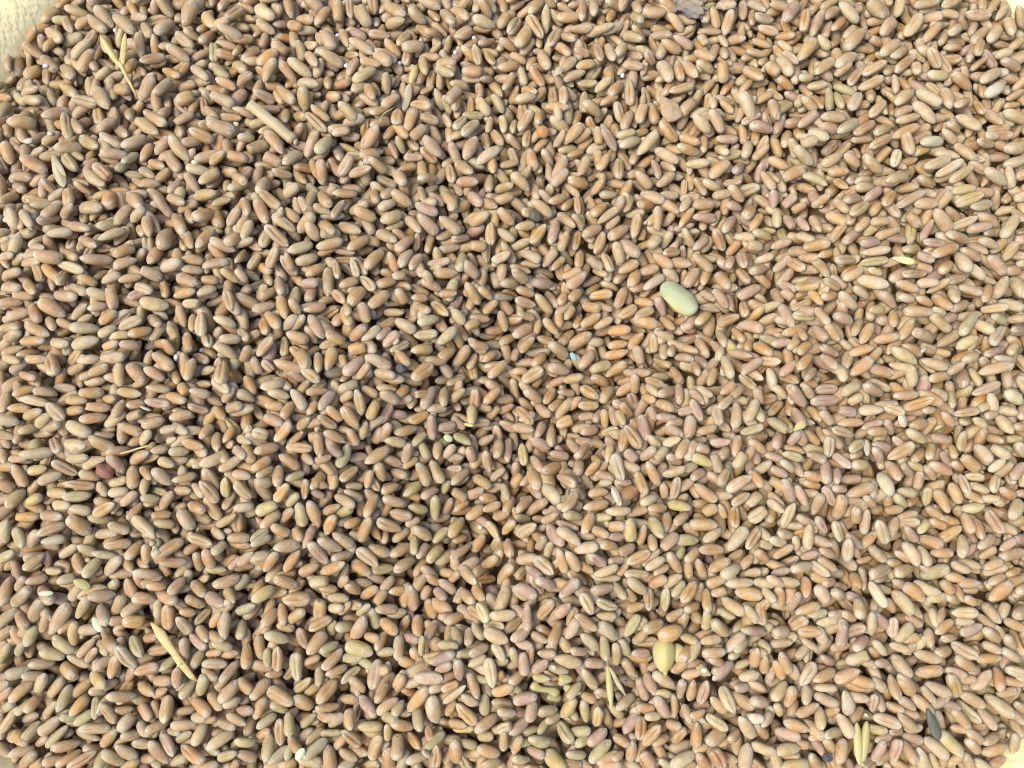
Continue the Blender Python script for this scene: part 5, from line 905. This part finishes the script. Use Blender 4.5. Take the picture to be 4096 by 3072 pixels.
# clods and dark lumps
def clod(name, ax, ay, bx, by, w, tk, rough, mt, label, cat, short, sd=1.0, freq=1.4, sub=3, sink=0.4):
    pos, yaw, pit, L, W = rest(ax, ay, bx, by, w, tk, 0.3, sink)
    vs, fs = lump(L / 2, W / 2, W * tk / 2, rough, sub, freq, sd)
    return put(name, pos, yaw, pit, label, cat, [(None, vs, fs, mt)], short)
clod('dirt_clod', *T_(2048, 0, 1420, 40, 1640, 200), 78, 0.5, 0.5, M_GREYCLOD, 'lumpy grey clod of dirt with straw bits at the top edge of the heap', 'clod', 'the grey dirt clod', 1.0, 2.2, 4, 0.6)
pos, yaw, pit, L, W = rest(*T_(2048, 0, 1275, 890, 1400, 1060), 74, 0.45)
vs, fs = lump(L * 0.62, W * 0.62, W * 0.26, 0.12, 4, 1.5, 6.0)
taper = 0.35 + 0.75 * (vs[:, 0] / L + 0.55); vs[:, 1] *= taper
put('brown_clod', pos, yaw, pit, 'smooth brown three-cornered clod between grains', 'clod', [(None, vs, fs, M_BROWNCLOD)], 'the three-cornered brown clod')
clod('dark_pebble', *T_(1024, 768, 1215, 1530, 1310, 1555), 42, 0.8, 0.2, M_STONE, 'small round dark grey pebble sunk between grains', 'pebble', 'the dark pebble', 2.0, 1.2, 3, 0.9)
clod('dark_seed', *T_(2048, 768, 150, 195, 245, 275), 44, 0.7, 0.12, M_DARK, 'dark grey-green rounded seed half under tan grains', 'seed', 'the dark rounded seed', 3.0, 1.2, 3, 0.7)
clod('red_pellet', *T_(0, 1536, 895, 720, 1040, 810), 56, 0.75, 0.38, M_RED, 'red-brown angular pellet wedged below pale grains', 'pellet', 'the red-brown pellet', 5.0, 0.9, 3, 0.6)
clod('round_seed', *T_(2048, 0, 200, 1187, 316, 1187), 50, 0.85, 0.14, M_ORANGE, 'small round glossy orange seed', 'seed', 'the round orange seed', 7.0, 0.8, 3, 0.3)
clod('grey_bit', *T_(3072, 2304, 430, 1520, 510, 1560), 34, 0.8, 0.25, M_STONE, 'small dark grey bit by the open husk', 'pebble', None, 9.0)
clod('teal_flake', *T_(2048, 768, 495, 1405, 555, 1470), 22, 0.5, 0.2, plain_material('teal_film', (0.25, 0.42, 0.38), (0.35, 0.50, 0.44), 500), 'tiny blue-green flake beside an orange grain', 'flake', None, 11.0)

# small chaff and chips
def chip(name, a, w, mt, label, cat, short=None, h=0.5, ridges=3, blunt=0.6, point=0.0, lift=0.1):
    pos, yaw, pit, L, W = rest(*a, w, 0.5)
    v, f = shell(L, W, h, 14, 8, 0.15, ridges, blunt, point)
    return put(name, pos + (0, 0, lift), yaw, pit, label, cat, [(None, v, f, mt)], short)
M_PCHIP = plain_material('pale_yellow_chip', (0.66, 0.60, 0.28), (0.60, 0.52, 0.22), 600)
M_WCHIP = plain_material('white_chaff', (0.50, 0.46, 0.35), (0.44, 0.39, 0.29), 700, stretch=(0.15, 1, 1))
M_GCHIP = plain_material('pale_green_chaff', (0.56, 0.62, 0.42), (0.50, 0.54, 0.34), 700, stretch=(0.15, 1, 1))
chip('yellow_chip', T_(3072, 768, 1025, 610, 1205, 655), 30, M_PCHIP, 'small pale yellow cone-shaped chip at the end of a grain', 'chip', 'the pale yellow chip', 0.7, 0, 0.5, -0.35)
chip('chaff_strip', T_(0, 2304, 425, 145, 545, 140), 22, M_GCHIP, 'short flat pale green strip of chaff', 'chaff', 'the pale green strip', 0.3)
chip('striped_chaff', T_(1024, 0, 1275, 965, 1340, 760), 38, M_HUSK, 'pale blue-grey striped chaff husk touching a creased orange grain', 'chaff', 'the striped chaff', 0.8, 6)
chip('brown_chaff', T_(1024, 0, 1345, 770, 1390, 575), 32, M_STRAW, 'narrow brown chaff husk above the striped chaff', 'chaff', None, 0.7, 3)
chip('white_sliver', T_(3072, 1536, 835, 480, 805, 640), 26, M_WCHIP, 'bright white sliver of chaff standing between grains', 'chaff', 'the white sliver', 0.3, 0)
chip('ragged_chaff', T_(3072, 1536, 1080, 270, 1150, 390), 36, M_WCHIP, 'ragged cream chaff flake under a creased tan grain', 'chaff', None, 0.5, 4)
chip('green_flake', T_(1024, 2304, 380, 1560, 470, 1440), 0.1 + 34, M_GCHIP, 'pale green chaff flake at the lower edge', 'chaff', None, 0.5)
chip('yellow_strip', T_(1024, 1536, 1795, 355, 1890, 385), 16, M_YHUSK, 'thin yellow-green strip of husk in a gap', 'chaff', None, 0.25, 0)
chip('curled_husk', T_(1024, 1536, 1625, 450, 1705, 500), 30, M_GCHIP, 'small curled green husk ring in a gap', 'husk', None, 0.6, 0)
pos, yaw, pit, L, W = rest(*T_(2048, 1536, 845, 890, 925, 1065), 34, 0.7)
v1, f1 = shell(L, W, 0.9, 14, 8, 0.2, 0, 0.55); v2, f2 = lump(L * 0.40, W * 0.30, 0.35, 0.3, 3, 2.0, 3.0)
M_SPLIT = plain_material('split_bran', (0.56, 0.40, 0.24), (0.62, 0.50, 0.34), 500)
put('cracked_grain', pos, yaw, pit, 'cracked half grain showing its white inside', 'grain', [('bran', turn(v1, 0, 0, 0.9), f1, M_SPLIT), ('flesh', turn(v2, 0, 0, 0.3, (0, -0.35, 0.75)), f2, M_WCHIP)], 'the cracked half grain')

def awn(name, pts, r, mt, label, short=None):
    ps = [hit(*p) for p in pts]
    pos = np.mean(ps, 0); zz = []
    for p in ps:
        i, j = int((p[0] - GX0) / CELL), int((p[1] - GY0) / CELL)
        zz.append(float(HF[i - 2:i + 3, j - 2:j + 3].max()))
    k = np.polyfit(range(len(zz)), zz, 1); zz = np.polyval(k, range(len(zz))) + 0.5
    pos[2] = zz.mean()
    loc = [(p[0] - pos[0], p[1] - pos[1], z - pos[2]) for p, z in zip(ps, zz)]
    vs, fs = tube(loc, [r * (0.6 if i in (0, len(ps) - 1) else 1) for i in range(len(ps))], 6)
    put(name, pos, 0, 0, label, 'straw', [(None, vs, fs, mt)], short)
awn('thin_straw', [T_(0, 1536, *p) for p in ((1095, 615), (1170, 598), (1240, 575), (1320, 553), (1385, 533))], 0.26, M_STRAW, 'hair-thin straight straw lying across grains by the red-brown pellet', 'the thin straight straw')
awn('bristle', [T_(1024, 0, *p) for p in ((1092, 1125), (1105, 1075), (1130, 1035), (1170, 1010), (1215, 975))], 0.2, M_YHUSK, 'thin bent yellow bristle beside the striped chaff', None)
awn('bristle', [T_(3072, 0, *p) for p in ((770, 690), (785, 640), (800, 590))], 0.2, M_HUSK, 'short pale bristle between grains at the upper right', None)

GRITS = []
for k, a in enumerate((T_(1024, 0, 680, 310, 725, 300), T_(1024, 0, 780, 615, 800, 580), T_(1024, 0, 1225, 560, 1260, 545), T_(1024, 0, 1722, 455, 1728, 495), T_(1024, 0, 1870, 360, 1900, 345),
                        T_(0, 0, 1010, 305, 1045, 300), T_(0, 768, 1690, 1360, 1740, 1340), T_(0, 768, 1540, 1480, 1560, 1420), T_(0, 0, 440, 640, 490, 645), T_(2048, 0, 940, 690, 960, 655))):
    pos, yaw, pit, L, W = rest(*a, 17, 0.8, 0.3, 0.3)
    L = max(L, 1.3)
    vs, fs = lump(L / 2, W / 2, W * 0.42, 0.25, 2, 1.3, k * 1.7)
    GRITS.append(put('white_grit', pos, yaw, pit, None, 'grit', [(None, vs, fs, M_WHITE)], None, 'white grits among the grains'))

FLAKES = []
for k, (a, w, mt) in enumerate(((T_(0, 0, 2040, 1095, 2090, 1130), 18, M_WCHIP), (T_(0, 0, 235, 1255, 320, 1240), 26, M_WCHIP), (T_(0, 0, 455, 1185, 500, 1200), 20, M_WCHIP), (T_(0, 0, 1690, 1450, 1750, 1440), 22, M_GCHIP),
                               (T_(2048, 0, 1130, 610, 1165, 590), 16, M_WCHIP), (T_(2048, 0, 370, 730, 420, 660), 30, M_HUSK), (T_(2048, 768, 1120, 285, 1170, 270), 18, M_HUSK), (T_(3072, 768, 1300, 1400, 1350, 1345), 18, M_WCHIP),
                               (T_(0, 1536, 1265, 215, 1355, 250), 12, M_WCHIP), (T_(0, 1536, 1450, 500, 1560, 480), 30, M_HUSK), (T_(0, 1536, 1340, 1350, 1370, 1400), 26, M_HUSK), (T_(3072, 1536, 1420, 400, 1475, 360), 18, M_YHUSK),
                               (T_(2048, 2304, 330, 765, 380, 790), 20, M_WCHIP), (T_(2048, 2304, 400, 870, 520, 880), 34, M_YHUSK), (T_(2048, 1536, 740, 870, 870, 850), 30, M_HUSK), (T_(0, 1536, 420, 1370, 600, 1330), 40, M_HUSK),
                               (T_(0, 2304, 720, 30, 850, 100), 34, M_YHUSK), (T_(0, 2304, 850, 350, 950, 470), 30, M_GCHIP), (T_(1024, 1536, 1920, 1230, 1960, 1250), 20, M_GCHIP), (T_(3072, 768, 1740, 980, 1780, 970), 14, M_GCHIP),
                               (T_(3072, 1536, 180, 400, 265, 365), 30, M_YHUSK), (T_(2048, 2304, 1600, 790, 1660, 800), 22, M_GCHIP), (T_(1024, 2304, 1450, 1460, 1530, 1540), 22, M_HUSK), (T_(3072, 2304, 830, 1180, 860, 1220), 18, M_GCHIP))):
    FLAKES.append(chip('chaff_flake', a, w, mt, None, 'chaff', None, 0.25 + 0.12 * (k % 4), 2 + k % 3, 0.45 + 0.1 * (k % 3), 0.25 * ((k % 5) - 2) / 2))
    FLAKES[-1]['group'] = 'small chaff flakes among the grains'
    FLAKES[-1]['word'] = {M_WCHIP: 'whitish', M_GCHIP: 'pale green', M_HUSK: 'pale grey', M_YHUSK: 'yellowish'}[mt]

n2 = fill(2.6, 0.9, 2500, 0.45, guard=np.array(SURVEY_IDS + DEB_IDS), cands=4)
print('surveyed', len(SURVEY_IDS), 'gap fill', n2)

_rd = random_dims
def random_dims():
    L = random.uniform(1.8, 3.6); W = L * random.uniform(0.5, 0.75)
    return L, W, W * random.uniform(0.6, 0.9)
n3 = fill(3.3, 0.6, 900, 0.5, guard=np.array(SURVEY_IDS + DEB_IDS), cands=3)      # broken bits and small kernels in the gaps
random_dims = _rd
print('bits', n3)

# the orange grain across the top of the big yellow husk
A, B = hit(*T_(2048, 2304, 1237, 512)), hit(*T_(2048, 2304, 1458, 450)); m = 0.5 * (A + B)
dd = B - A
r = settle(m[0], m[1], math.atan2(dd[1], dd[0]), math.hypot(dd[0], dd[1]), 4.0, 3.4, 0.2)
gid = add_grain(m[0], m[1], r[0] - 0.4, math.atan2(dd[1], dd[0]), math.hypot(dd[0], dd[1]) * 1.02, 3.9, 3.3, r[1], 0.1, 'o', 1)
GR_COL[gid] = np.array((0.56, 0.36, 0.14)); commit(gid, r[0] - 0.4, *r[1:])

# ---------------------------------------------------------------- which grains show, and how large
N = len(GR_X)
POS = np.array(GR_X); DIM = np.array(GR_DIM); YAW = np.array(GR_YAW); PIT = np.array(GR_PITCH); ROL = np.array(GR_ROLL); COL = np.array(GR_COL); KIND = np.array(GR_KIND)
cells = np.stack([GXX, GYY, HF], -1)
pxx, pyy, dep = to_px(cells)
inf = (pxx > 0) & (pxx < 4096) & (pyy > 0) & (pyy < 3072) & (TOPID >= 0) & (TOPID < 1000000)
AREA = np.bincount(TOPID[inf], weights=(CELL * FPX / dep[inf]) ** 2, minlength=N)[:N]
near = (pxx > -150) & (pxx < 4246) & (pyy > -150) & (pyy < 3222) & (TOPID >= 0) & (TOPID < 1000000)
SEEN = np.bincount(TOPID[near], minlength=N)[:N]
order = np.argsort(-AREA)
single = set(int(i) for i in order[:300])
print('grains', N, 'seen', int((SEEN > 0).sum()), 'smallest single px', AREA[order[299]])

# ---------------------------------------------------------------- grain shapes, all at once
def template(us, offs):
    us = np.array(us); ph = np.radians(-90.0 + np.array(offs))
    nr, na = len(us), len(ph)
    U = np.r_[-1.0, np.repeat(us, na), 1.0]; PH = np.r_[0.0, np.tile(ph, nr), 0.0]
    tri = []; quad = []
    for k in range(nr - 1):
        for j in range(na):
            a, b = 1 + k * na + j, 1 + k * na + (j + 1) % na
            quad.append((a, b, b + na, a + na))
    for j in range(na):
        tri.append((0, 1 + (j + 1) % na, 1 + j))
        l = 1 + (nr - 1) * na
        tri.append((l + j, l + (j + 1) % na, 1 + nr * na))
    return U, PH, np.array(quad), np.array(tri)

def sym(a): return sorted([-v for v in a if v > 0] + list(a))
OFF_HI = sym((0, 7, 15, 28, 48, 75, 105, 135)) + [165, 195]
OFF_HI = [0, 7, 15, 28, 48, 75, 105, 140, 180, 220, 255, 285, 312, 332, 345, 353]
LEVELS_ = {'fine': template(sym((0, 0.2, 0.4, 0.58, 0.74, 0.86, 0.94, 0.985)), OFF_HI),
           'mid': template(sym((0, 0.33, 0.6, 0.82, 0.96)), [0, 10, 22, 45, 85, 130, 180, 230, 275, 315, 338, 350]),
           'low': template(sym((0, 0.6, 0.92)), [0, 55, 110, 165, 195, 250, 305])}

def grain_verts(ids, level):
    U, PH, quad, tri = LEVELS_[level]
    n = len(ids); g = np.random.default_rng(5)
    u = U[None]; ph = PH[None]
    rs = lambda lo, hi: (lo + (hi - lo) * RND[ids, :][:, RCUR.pop()])[:, None]
    RCUR = list(range(10))
    p = rs(2.3, 3.1); ex = rs(0.48, 0.58); tp = rs(-0.02, 0.20); cd = rs(0.08, 0.42); arch = rs(0.0, 0.22)
    l1 = rs(0, 6.28); l2 = rs(0, 6.28); lm = rs(0.015, 0.085); flat = rs(0.72, 0.95); shr = rs(0.0, 1.0)
    exx = np.where(u > 0, ex + 0.10, ex - 0.04)          # the germ end is the more pointed one
    R = np.clip(1 - np.abs(u) ** p, 0, 1) ** exx * (1 - tp * u)
    R = R * (1 + lm * np.sin(3.3 * u + l1) * np.cos(2 * ph + l2) + 0.6 * lm * np.cos(3 * ph + 2 * l1 + u) + 0.4 * lm * np.sin(7 * u + l2) * np.cos(ph + l1))
    ub = np.where(tp > 0.175, 0.45 + 2.0 * (tp - 0.175) * 10 % 0.4, 2.0)      # a few kernels have one end broken off flat
    over = np.clip((u - ub) / np.maximum(1 - ub, 0.05), 0, 1) * (ub < 1)
    Rb = np.clip(1 - np.minimum(ub, 0.999) ** p, 0, 1) ** exx.max() * (1 - tp * ub)
    R = np.where(u > ub, Rb * (1 - over), R)
    u = np.where(u > ub, ub + 0.06 * np.sin(9 * ph + l1) * (1 - over), u + 0 * ph)
    c, s = np.cos(ph), np.sin(ph)
    dv = np.angle(np.exp(1j * (ph + math.pi / 2)))
    y = R * c
    z = R * s * np.where(s < 0, flat, 1.0)
    fade = 1 - np.abs(u) ** 5
    dvw = dv - 0.10 * np.sin(2.4 * u + l1) - 0.05 * np.sin(5.5 * u + l2)
    groove = np.exp(-(dvw / math.radians(10)) ** 2) * fade * (0.75 + 0.35 * np.sin(2.1 * u + l2))
    cheek = np.exp(-((np.abs(dv) - math.radians(38)) / math.radians(22)) ** 2) * fade
    z = z + cd * groove * np.maximum(R, 0) ** 0.6 - 0.05 * cheek * R
    dorsal = np.exp(-(np.angle(np.exp(1j * (ph - math.pi / 2))) / math.radians(32)) ** 2)
    z = z - 0.10 * dorsal * np.exp(-((u - 0.74) / 0.16) ** 2)
    shrk = np.where(shr > 0.70, 0.05 + 0.6 * (shr - 0.70), 0.0)
    z = z - shrk * np.exp(-((np.abs(np.angle(np.exp(1j * (ph - 1.1)))) / 0.45) ** 2)) * fade
    z = z - arch * u * u
    y = y + (2 * shr - 1) * 0.16 * (u * u - 0.3)           # a slight sideways bend
    gco = np.stack([np.broadcast_to(u, z.shape), np.clip(y, -1.2, 1.2), z], -1)
    v = np.stack([0.5 * DIM[ids, 0][:, None] * np.broadcast_to(u, z.shape), 0.5 * DIM[ids, 1][:, None] * y, 0.5 * DIM[ids, 2][:, None] * z], -1)
    return v, gco, quad, tri

RND = np.random.default_rng(3).random((N, 10))
SEEDS = np.random.default_rng(4).random(N)

def rot_of(i):
    return Matrix.Rotation(YAW[i], 3, 'Z') @ Matrix.Rotation(-PIT[i], 3, 'Y') @ Matrix.Rotation(ROL[i], 3, 'X')

def set_mesh(name, V, G, tints, seeds, quad, tri):
    """V: (n grains, n verts, 3) millimetres"""
    n, k = V.shape[:2]
    me = bpy.data.meshes.new(name)
    me.vertices.add(n * k)
    me.vertices.foreach_set('co', (V * MM).astype(np.float32).ravel())
    base = (np.arange(n) * k)[:, None, None]
    q = (quad[None] + base).reshape(-1, 4); t = (tri[None] + base).reshape(-1, 3)
    me.loops.add(q.size + t.size)
    me.loops.foreach_set('vertex_index', np.r_[q.ravel(), t.ravel()].astype(np.int32))
    me.polygons.add(len(q) + len(t))
    me.polygons.foreach_set('loop_start', np.r_[np.arange(len(q)) * 4, q.size + np.arange(len(t)) * 3].astype(np.int32))
    me.polygons.foreach_set('use_smooth', np.ones(len(q) + len(t), bool))
    a = me.attributes.new('gco', 'FLOAT_VECTOR', 'POINT'); a.data.foreach_set('vector', G.astype(np.float32).ravel())
    a = me.attributes.new('tint', 'FLOAT_COLOR', 'POINT')
    a.data.foreach_set('color', np.repeat(np.c_[tints, np.ones(n)], k, axis=0).astype(np.float32).ravel())
    a = me.attributes.new('seed', 'FLOAT', 'POINT'); a.data.foreach_set('value', np.repeat(seeds, k).astype(np.float32))
    me.update(calc_edges=True)
    return me

# ---------------------------------------------------------------- labels that single out each of the 300
CW = {'t': 'tan', 'o': 'orange-brown', 'p': 'pale', 'r': 'pinkish brown', 'g': 'greenish', 'y': 'yellow', 'w': 'whitish', 'k': 'dark brown'}
def colour_word(c):
    best = min(BASE, key=lambda k: sum((math.log(a) - math.log(b)) ** 2 for a, b in zip(c, BASE[k])))
    return CW[best]
def where(x, y, unit):
    cand = sorted(LANDMARKS, key=lambda e: math.hypot(e[1] - x, e[2] - y))
    return cand
DIRS = ['right of', 'below and right of', 'below', 'below and left of', 'left of', 'above and left of', 'above', 'above and right of']
used = {}
NUM = 'no one two three four five six seven eight nine ten eleven twelve thirteen fourteen fifteen sixteen seventeen eighteen nineteen twenty'.split()
def label_grain(i):
    x, y, d = to_px(POS[i])
    unit = 6.6 * FPX / d
    cr = math.cos(ROL[i])
    side = 'smooth back up' if cr > 0.35 else ('crease showing' if cr < -0.35 else 'on its side')
    dx, dy = math.cos(YAW[i]), -math.sin(YAW[i])
    an = math.degrees(math.atan2(dy, dx)) % 180
    lie = 'lying level' if an < 22 or an > 158 else ('pointing upward' if 68 < an < 112 else ('sloping down rightward' if an <= 68 else 'sloping up rightward'))
    col = colour_word(COL[i])
    cand = sorted(LANDMARKS, key=lambda e: math.hypot(e[1] - x, e[2] - y))
    for form in range(3):
        for (nm, lx, ly) in cand[:3 + 2 * form]:
            dist = math.hypot(x - lx, y - ly) / unit
            ddir = DIRS[int(((math.degrees(math.atan2(y - ly, x - lx)) + 22.5) % 360) // 45)]
            kk = max(1, round(dist)) if form < 2 else max(0.5, round(dist * 2) / 2)
            gl = 'grain length' if kk <= 1 else 'grain lengths'
            kk = NUM[int(kk)] + ('' if kk == int(kk) else ' and a half') if kk >= 1 else 'half a'
            mid = side if form == 0 else lie
            cl = DIM[i, 0] / DIM[i, 1]
            size = 'slender ' if cl > 2.15 else ('plump ' if cl < 1.8 else ('long ' if DIM[i, 0] > 7.4 else ''))
            s = f'{size}{col} grain, {mid}, {kk} {gl} {ddir} {nm}'
            if len(s.split()) > 16: s = s[len(size):]
            if len(s.split()) <= 16 and s not in used:
                used[s] = i; return s
    s = f'{col} grain {side} and {lie}, nearest {ddir} {nm}'
    used[s] = i
    return s

ids = sorted(single)
V, G, quad, tri = grain_verts(np.array(ids), 'fine')
for k, i in enumerate(sorted(range(len(ids)), key=lambda q: -AREA[ids[q]])):
    gi = ids[i]
    me = set_mesh('wheat_grain', V[i:i + 1], G[i:i + 1], COL[gi:gi + 1], SEEDS[gi:gi + 1], quad, tri)
    o = link('wheat_grain', me, M_GRAIN, smooth=False)
    o.location = Vector(POS[gi]) * MM
    o.rotation_euler = rot_of(gi).to_euler()
    tag(o, label_grain(gi), 'grain', 'single wheat grains on top of the heap')

for g in GRITS + FLAKES:
    x, y, d = to_px(np.array(g.location) / MM); unit = 6.6 * FPX / d
    nm, lx, ly = min(LANDMARKS, key=lambda e: math.hypot(e[1] - x, e[2] - y))
    ddir = DIRS[int(((math.degrees(math.atan2(y - ly, x - lx)) + 22.5) % 360) // 45)]
    what = f"small {g['word']} chaff flake" if 'word' in g.keys() else 'tiny white grit'
    s = f'{what} {NUM[max(1, round(math.hypot(x - lx, y - ly) / unit))]} grain lengths {ddir} {nm}'
    while s in used: s = s.replace('tiny', 'bright').replace('small', 'ragged') if 'bright' not in s and 'ragged' not in s else s + ' too'
    used[s] = 1; g['label'] = s

# ---------------------------------------------------------------- the rest of the heap, past the 300: one object
rest_ids = np.array([i for i in range(N) if i not in single])
chunks = []
for lev, sel in (('mid', rest_ids[SEEN[rest_ids] > 0]), ('low', rest_ids[SEEN[rest_ids] == 0])):
    V, G, quad, tri = grain_verts(sel, lev)
    RM = np.array([np.array(rot_of(i)) for i in sel])
    V = np.einsum('nij,nkj->nki', RM, V) + POS[sel][:, None, :]
    chunks.append((lev, sel, V, G, quad, tri))
heap_objs = []
for lev, sel, V, G, quad, tri in chunks:
    me = set_mesh('wheat_heap_' + lev, V, G, COL[sel], SEEDS[sel], quad, tri)
    heap_objs.append(me); print(lev, len(sel), 'tris', len(sel) * (2 * len(quad) + len(tri)))
bm = bmesh.new()
for me in heap_objs: bm.from_mesh(me)
# the packed grain below, a closed floor under the loose layers
st = 8
ix = range(0, GN, st); lay = bm.verts.layers
vc = lay.float_color['tint']; vg = lay.float_vector['gco']; vsd = lay.float['seed']
grid = {}
for i in ix:
    for j in ix:
        x, y = gx[i], gy[j]
        if math.hypot(x - TCX, y - TCY) < float(tub_r(math.atan2(y - TCY, x - TCX))) + 2.5:
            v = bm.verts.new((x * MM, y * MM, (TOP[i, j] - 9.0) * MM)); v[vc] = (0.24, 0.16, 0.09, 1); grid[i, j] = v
for (i, j), v in list(grid.items()):
    q = [grid.get((i + st, j)), grid.get((i + st, j + st)), grid.get((i, j + st))]
    if all(q): bm.faces.new((v, *q))
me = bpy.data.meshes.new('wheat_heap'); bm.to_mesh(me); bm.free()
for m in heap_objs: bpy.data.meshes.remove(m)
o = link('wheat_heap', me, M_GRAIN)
tag(o, 'deep heap of loose wheat grains filling the tub', None, None, 'stuff')

# dust and bran scraps caught between the grains
DR = np.random.default_rng(21)
gi = DR.integers(6, GN - 6, 60000); gj = DR.integers(6, GN - 6, 60000)
low = (TOP[gi, gj] - HF[gi, gj] > 1.5) & INSIDE[gi, gj]
gi, gj = gi[low][:2200], gj[low][:2200]
vs = []; fs = []
for a, b in zip(gi, gj):
    r = DR.uniform(0.18, 0.5); e = r * DR.uniform(0.4, 1.0); yw = DR.uniform(0, 6.28); tl = DR.normal(0, 0.35)
    loc = np.array([(r, 0, 0), (0.3 * r, e, 0.1 * r), (-0.8 * r, 0.7 * e, 0), (-r, -0.2 * e, 0.12 * r), (0, -e, 0), (0, 0, 0.16), (0, 0, -0.14)])
    k = len(vs); vs.extend(turn(loc, yw, tl, DR.normal(0, 0.35), (gx[a], gy[b], HF[a, b] + 0.08)))
    for q in range(5): fs += [(k + q, k + (q + 1) % 5, k + 5), (k + (q + 1) % 5, k + q, k + 6)]
o = link('bran_dust', py_mesh('bran_dust', vs, fs), plain_material('bran_scraps', (0.50, 0.42, 0.28), (0.40, 0.30, 0.18), 300.0))
tag(o, 'fine bran scraps and dust caught between the grains', None, None, 'stuff')
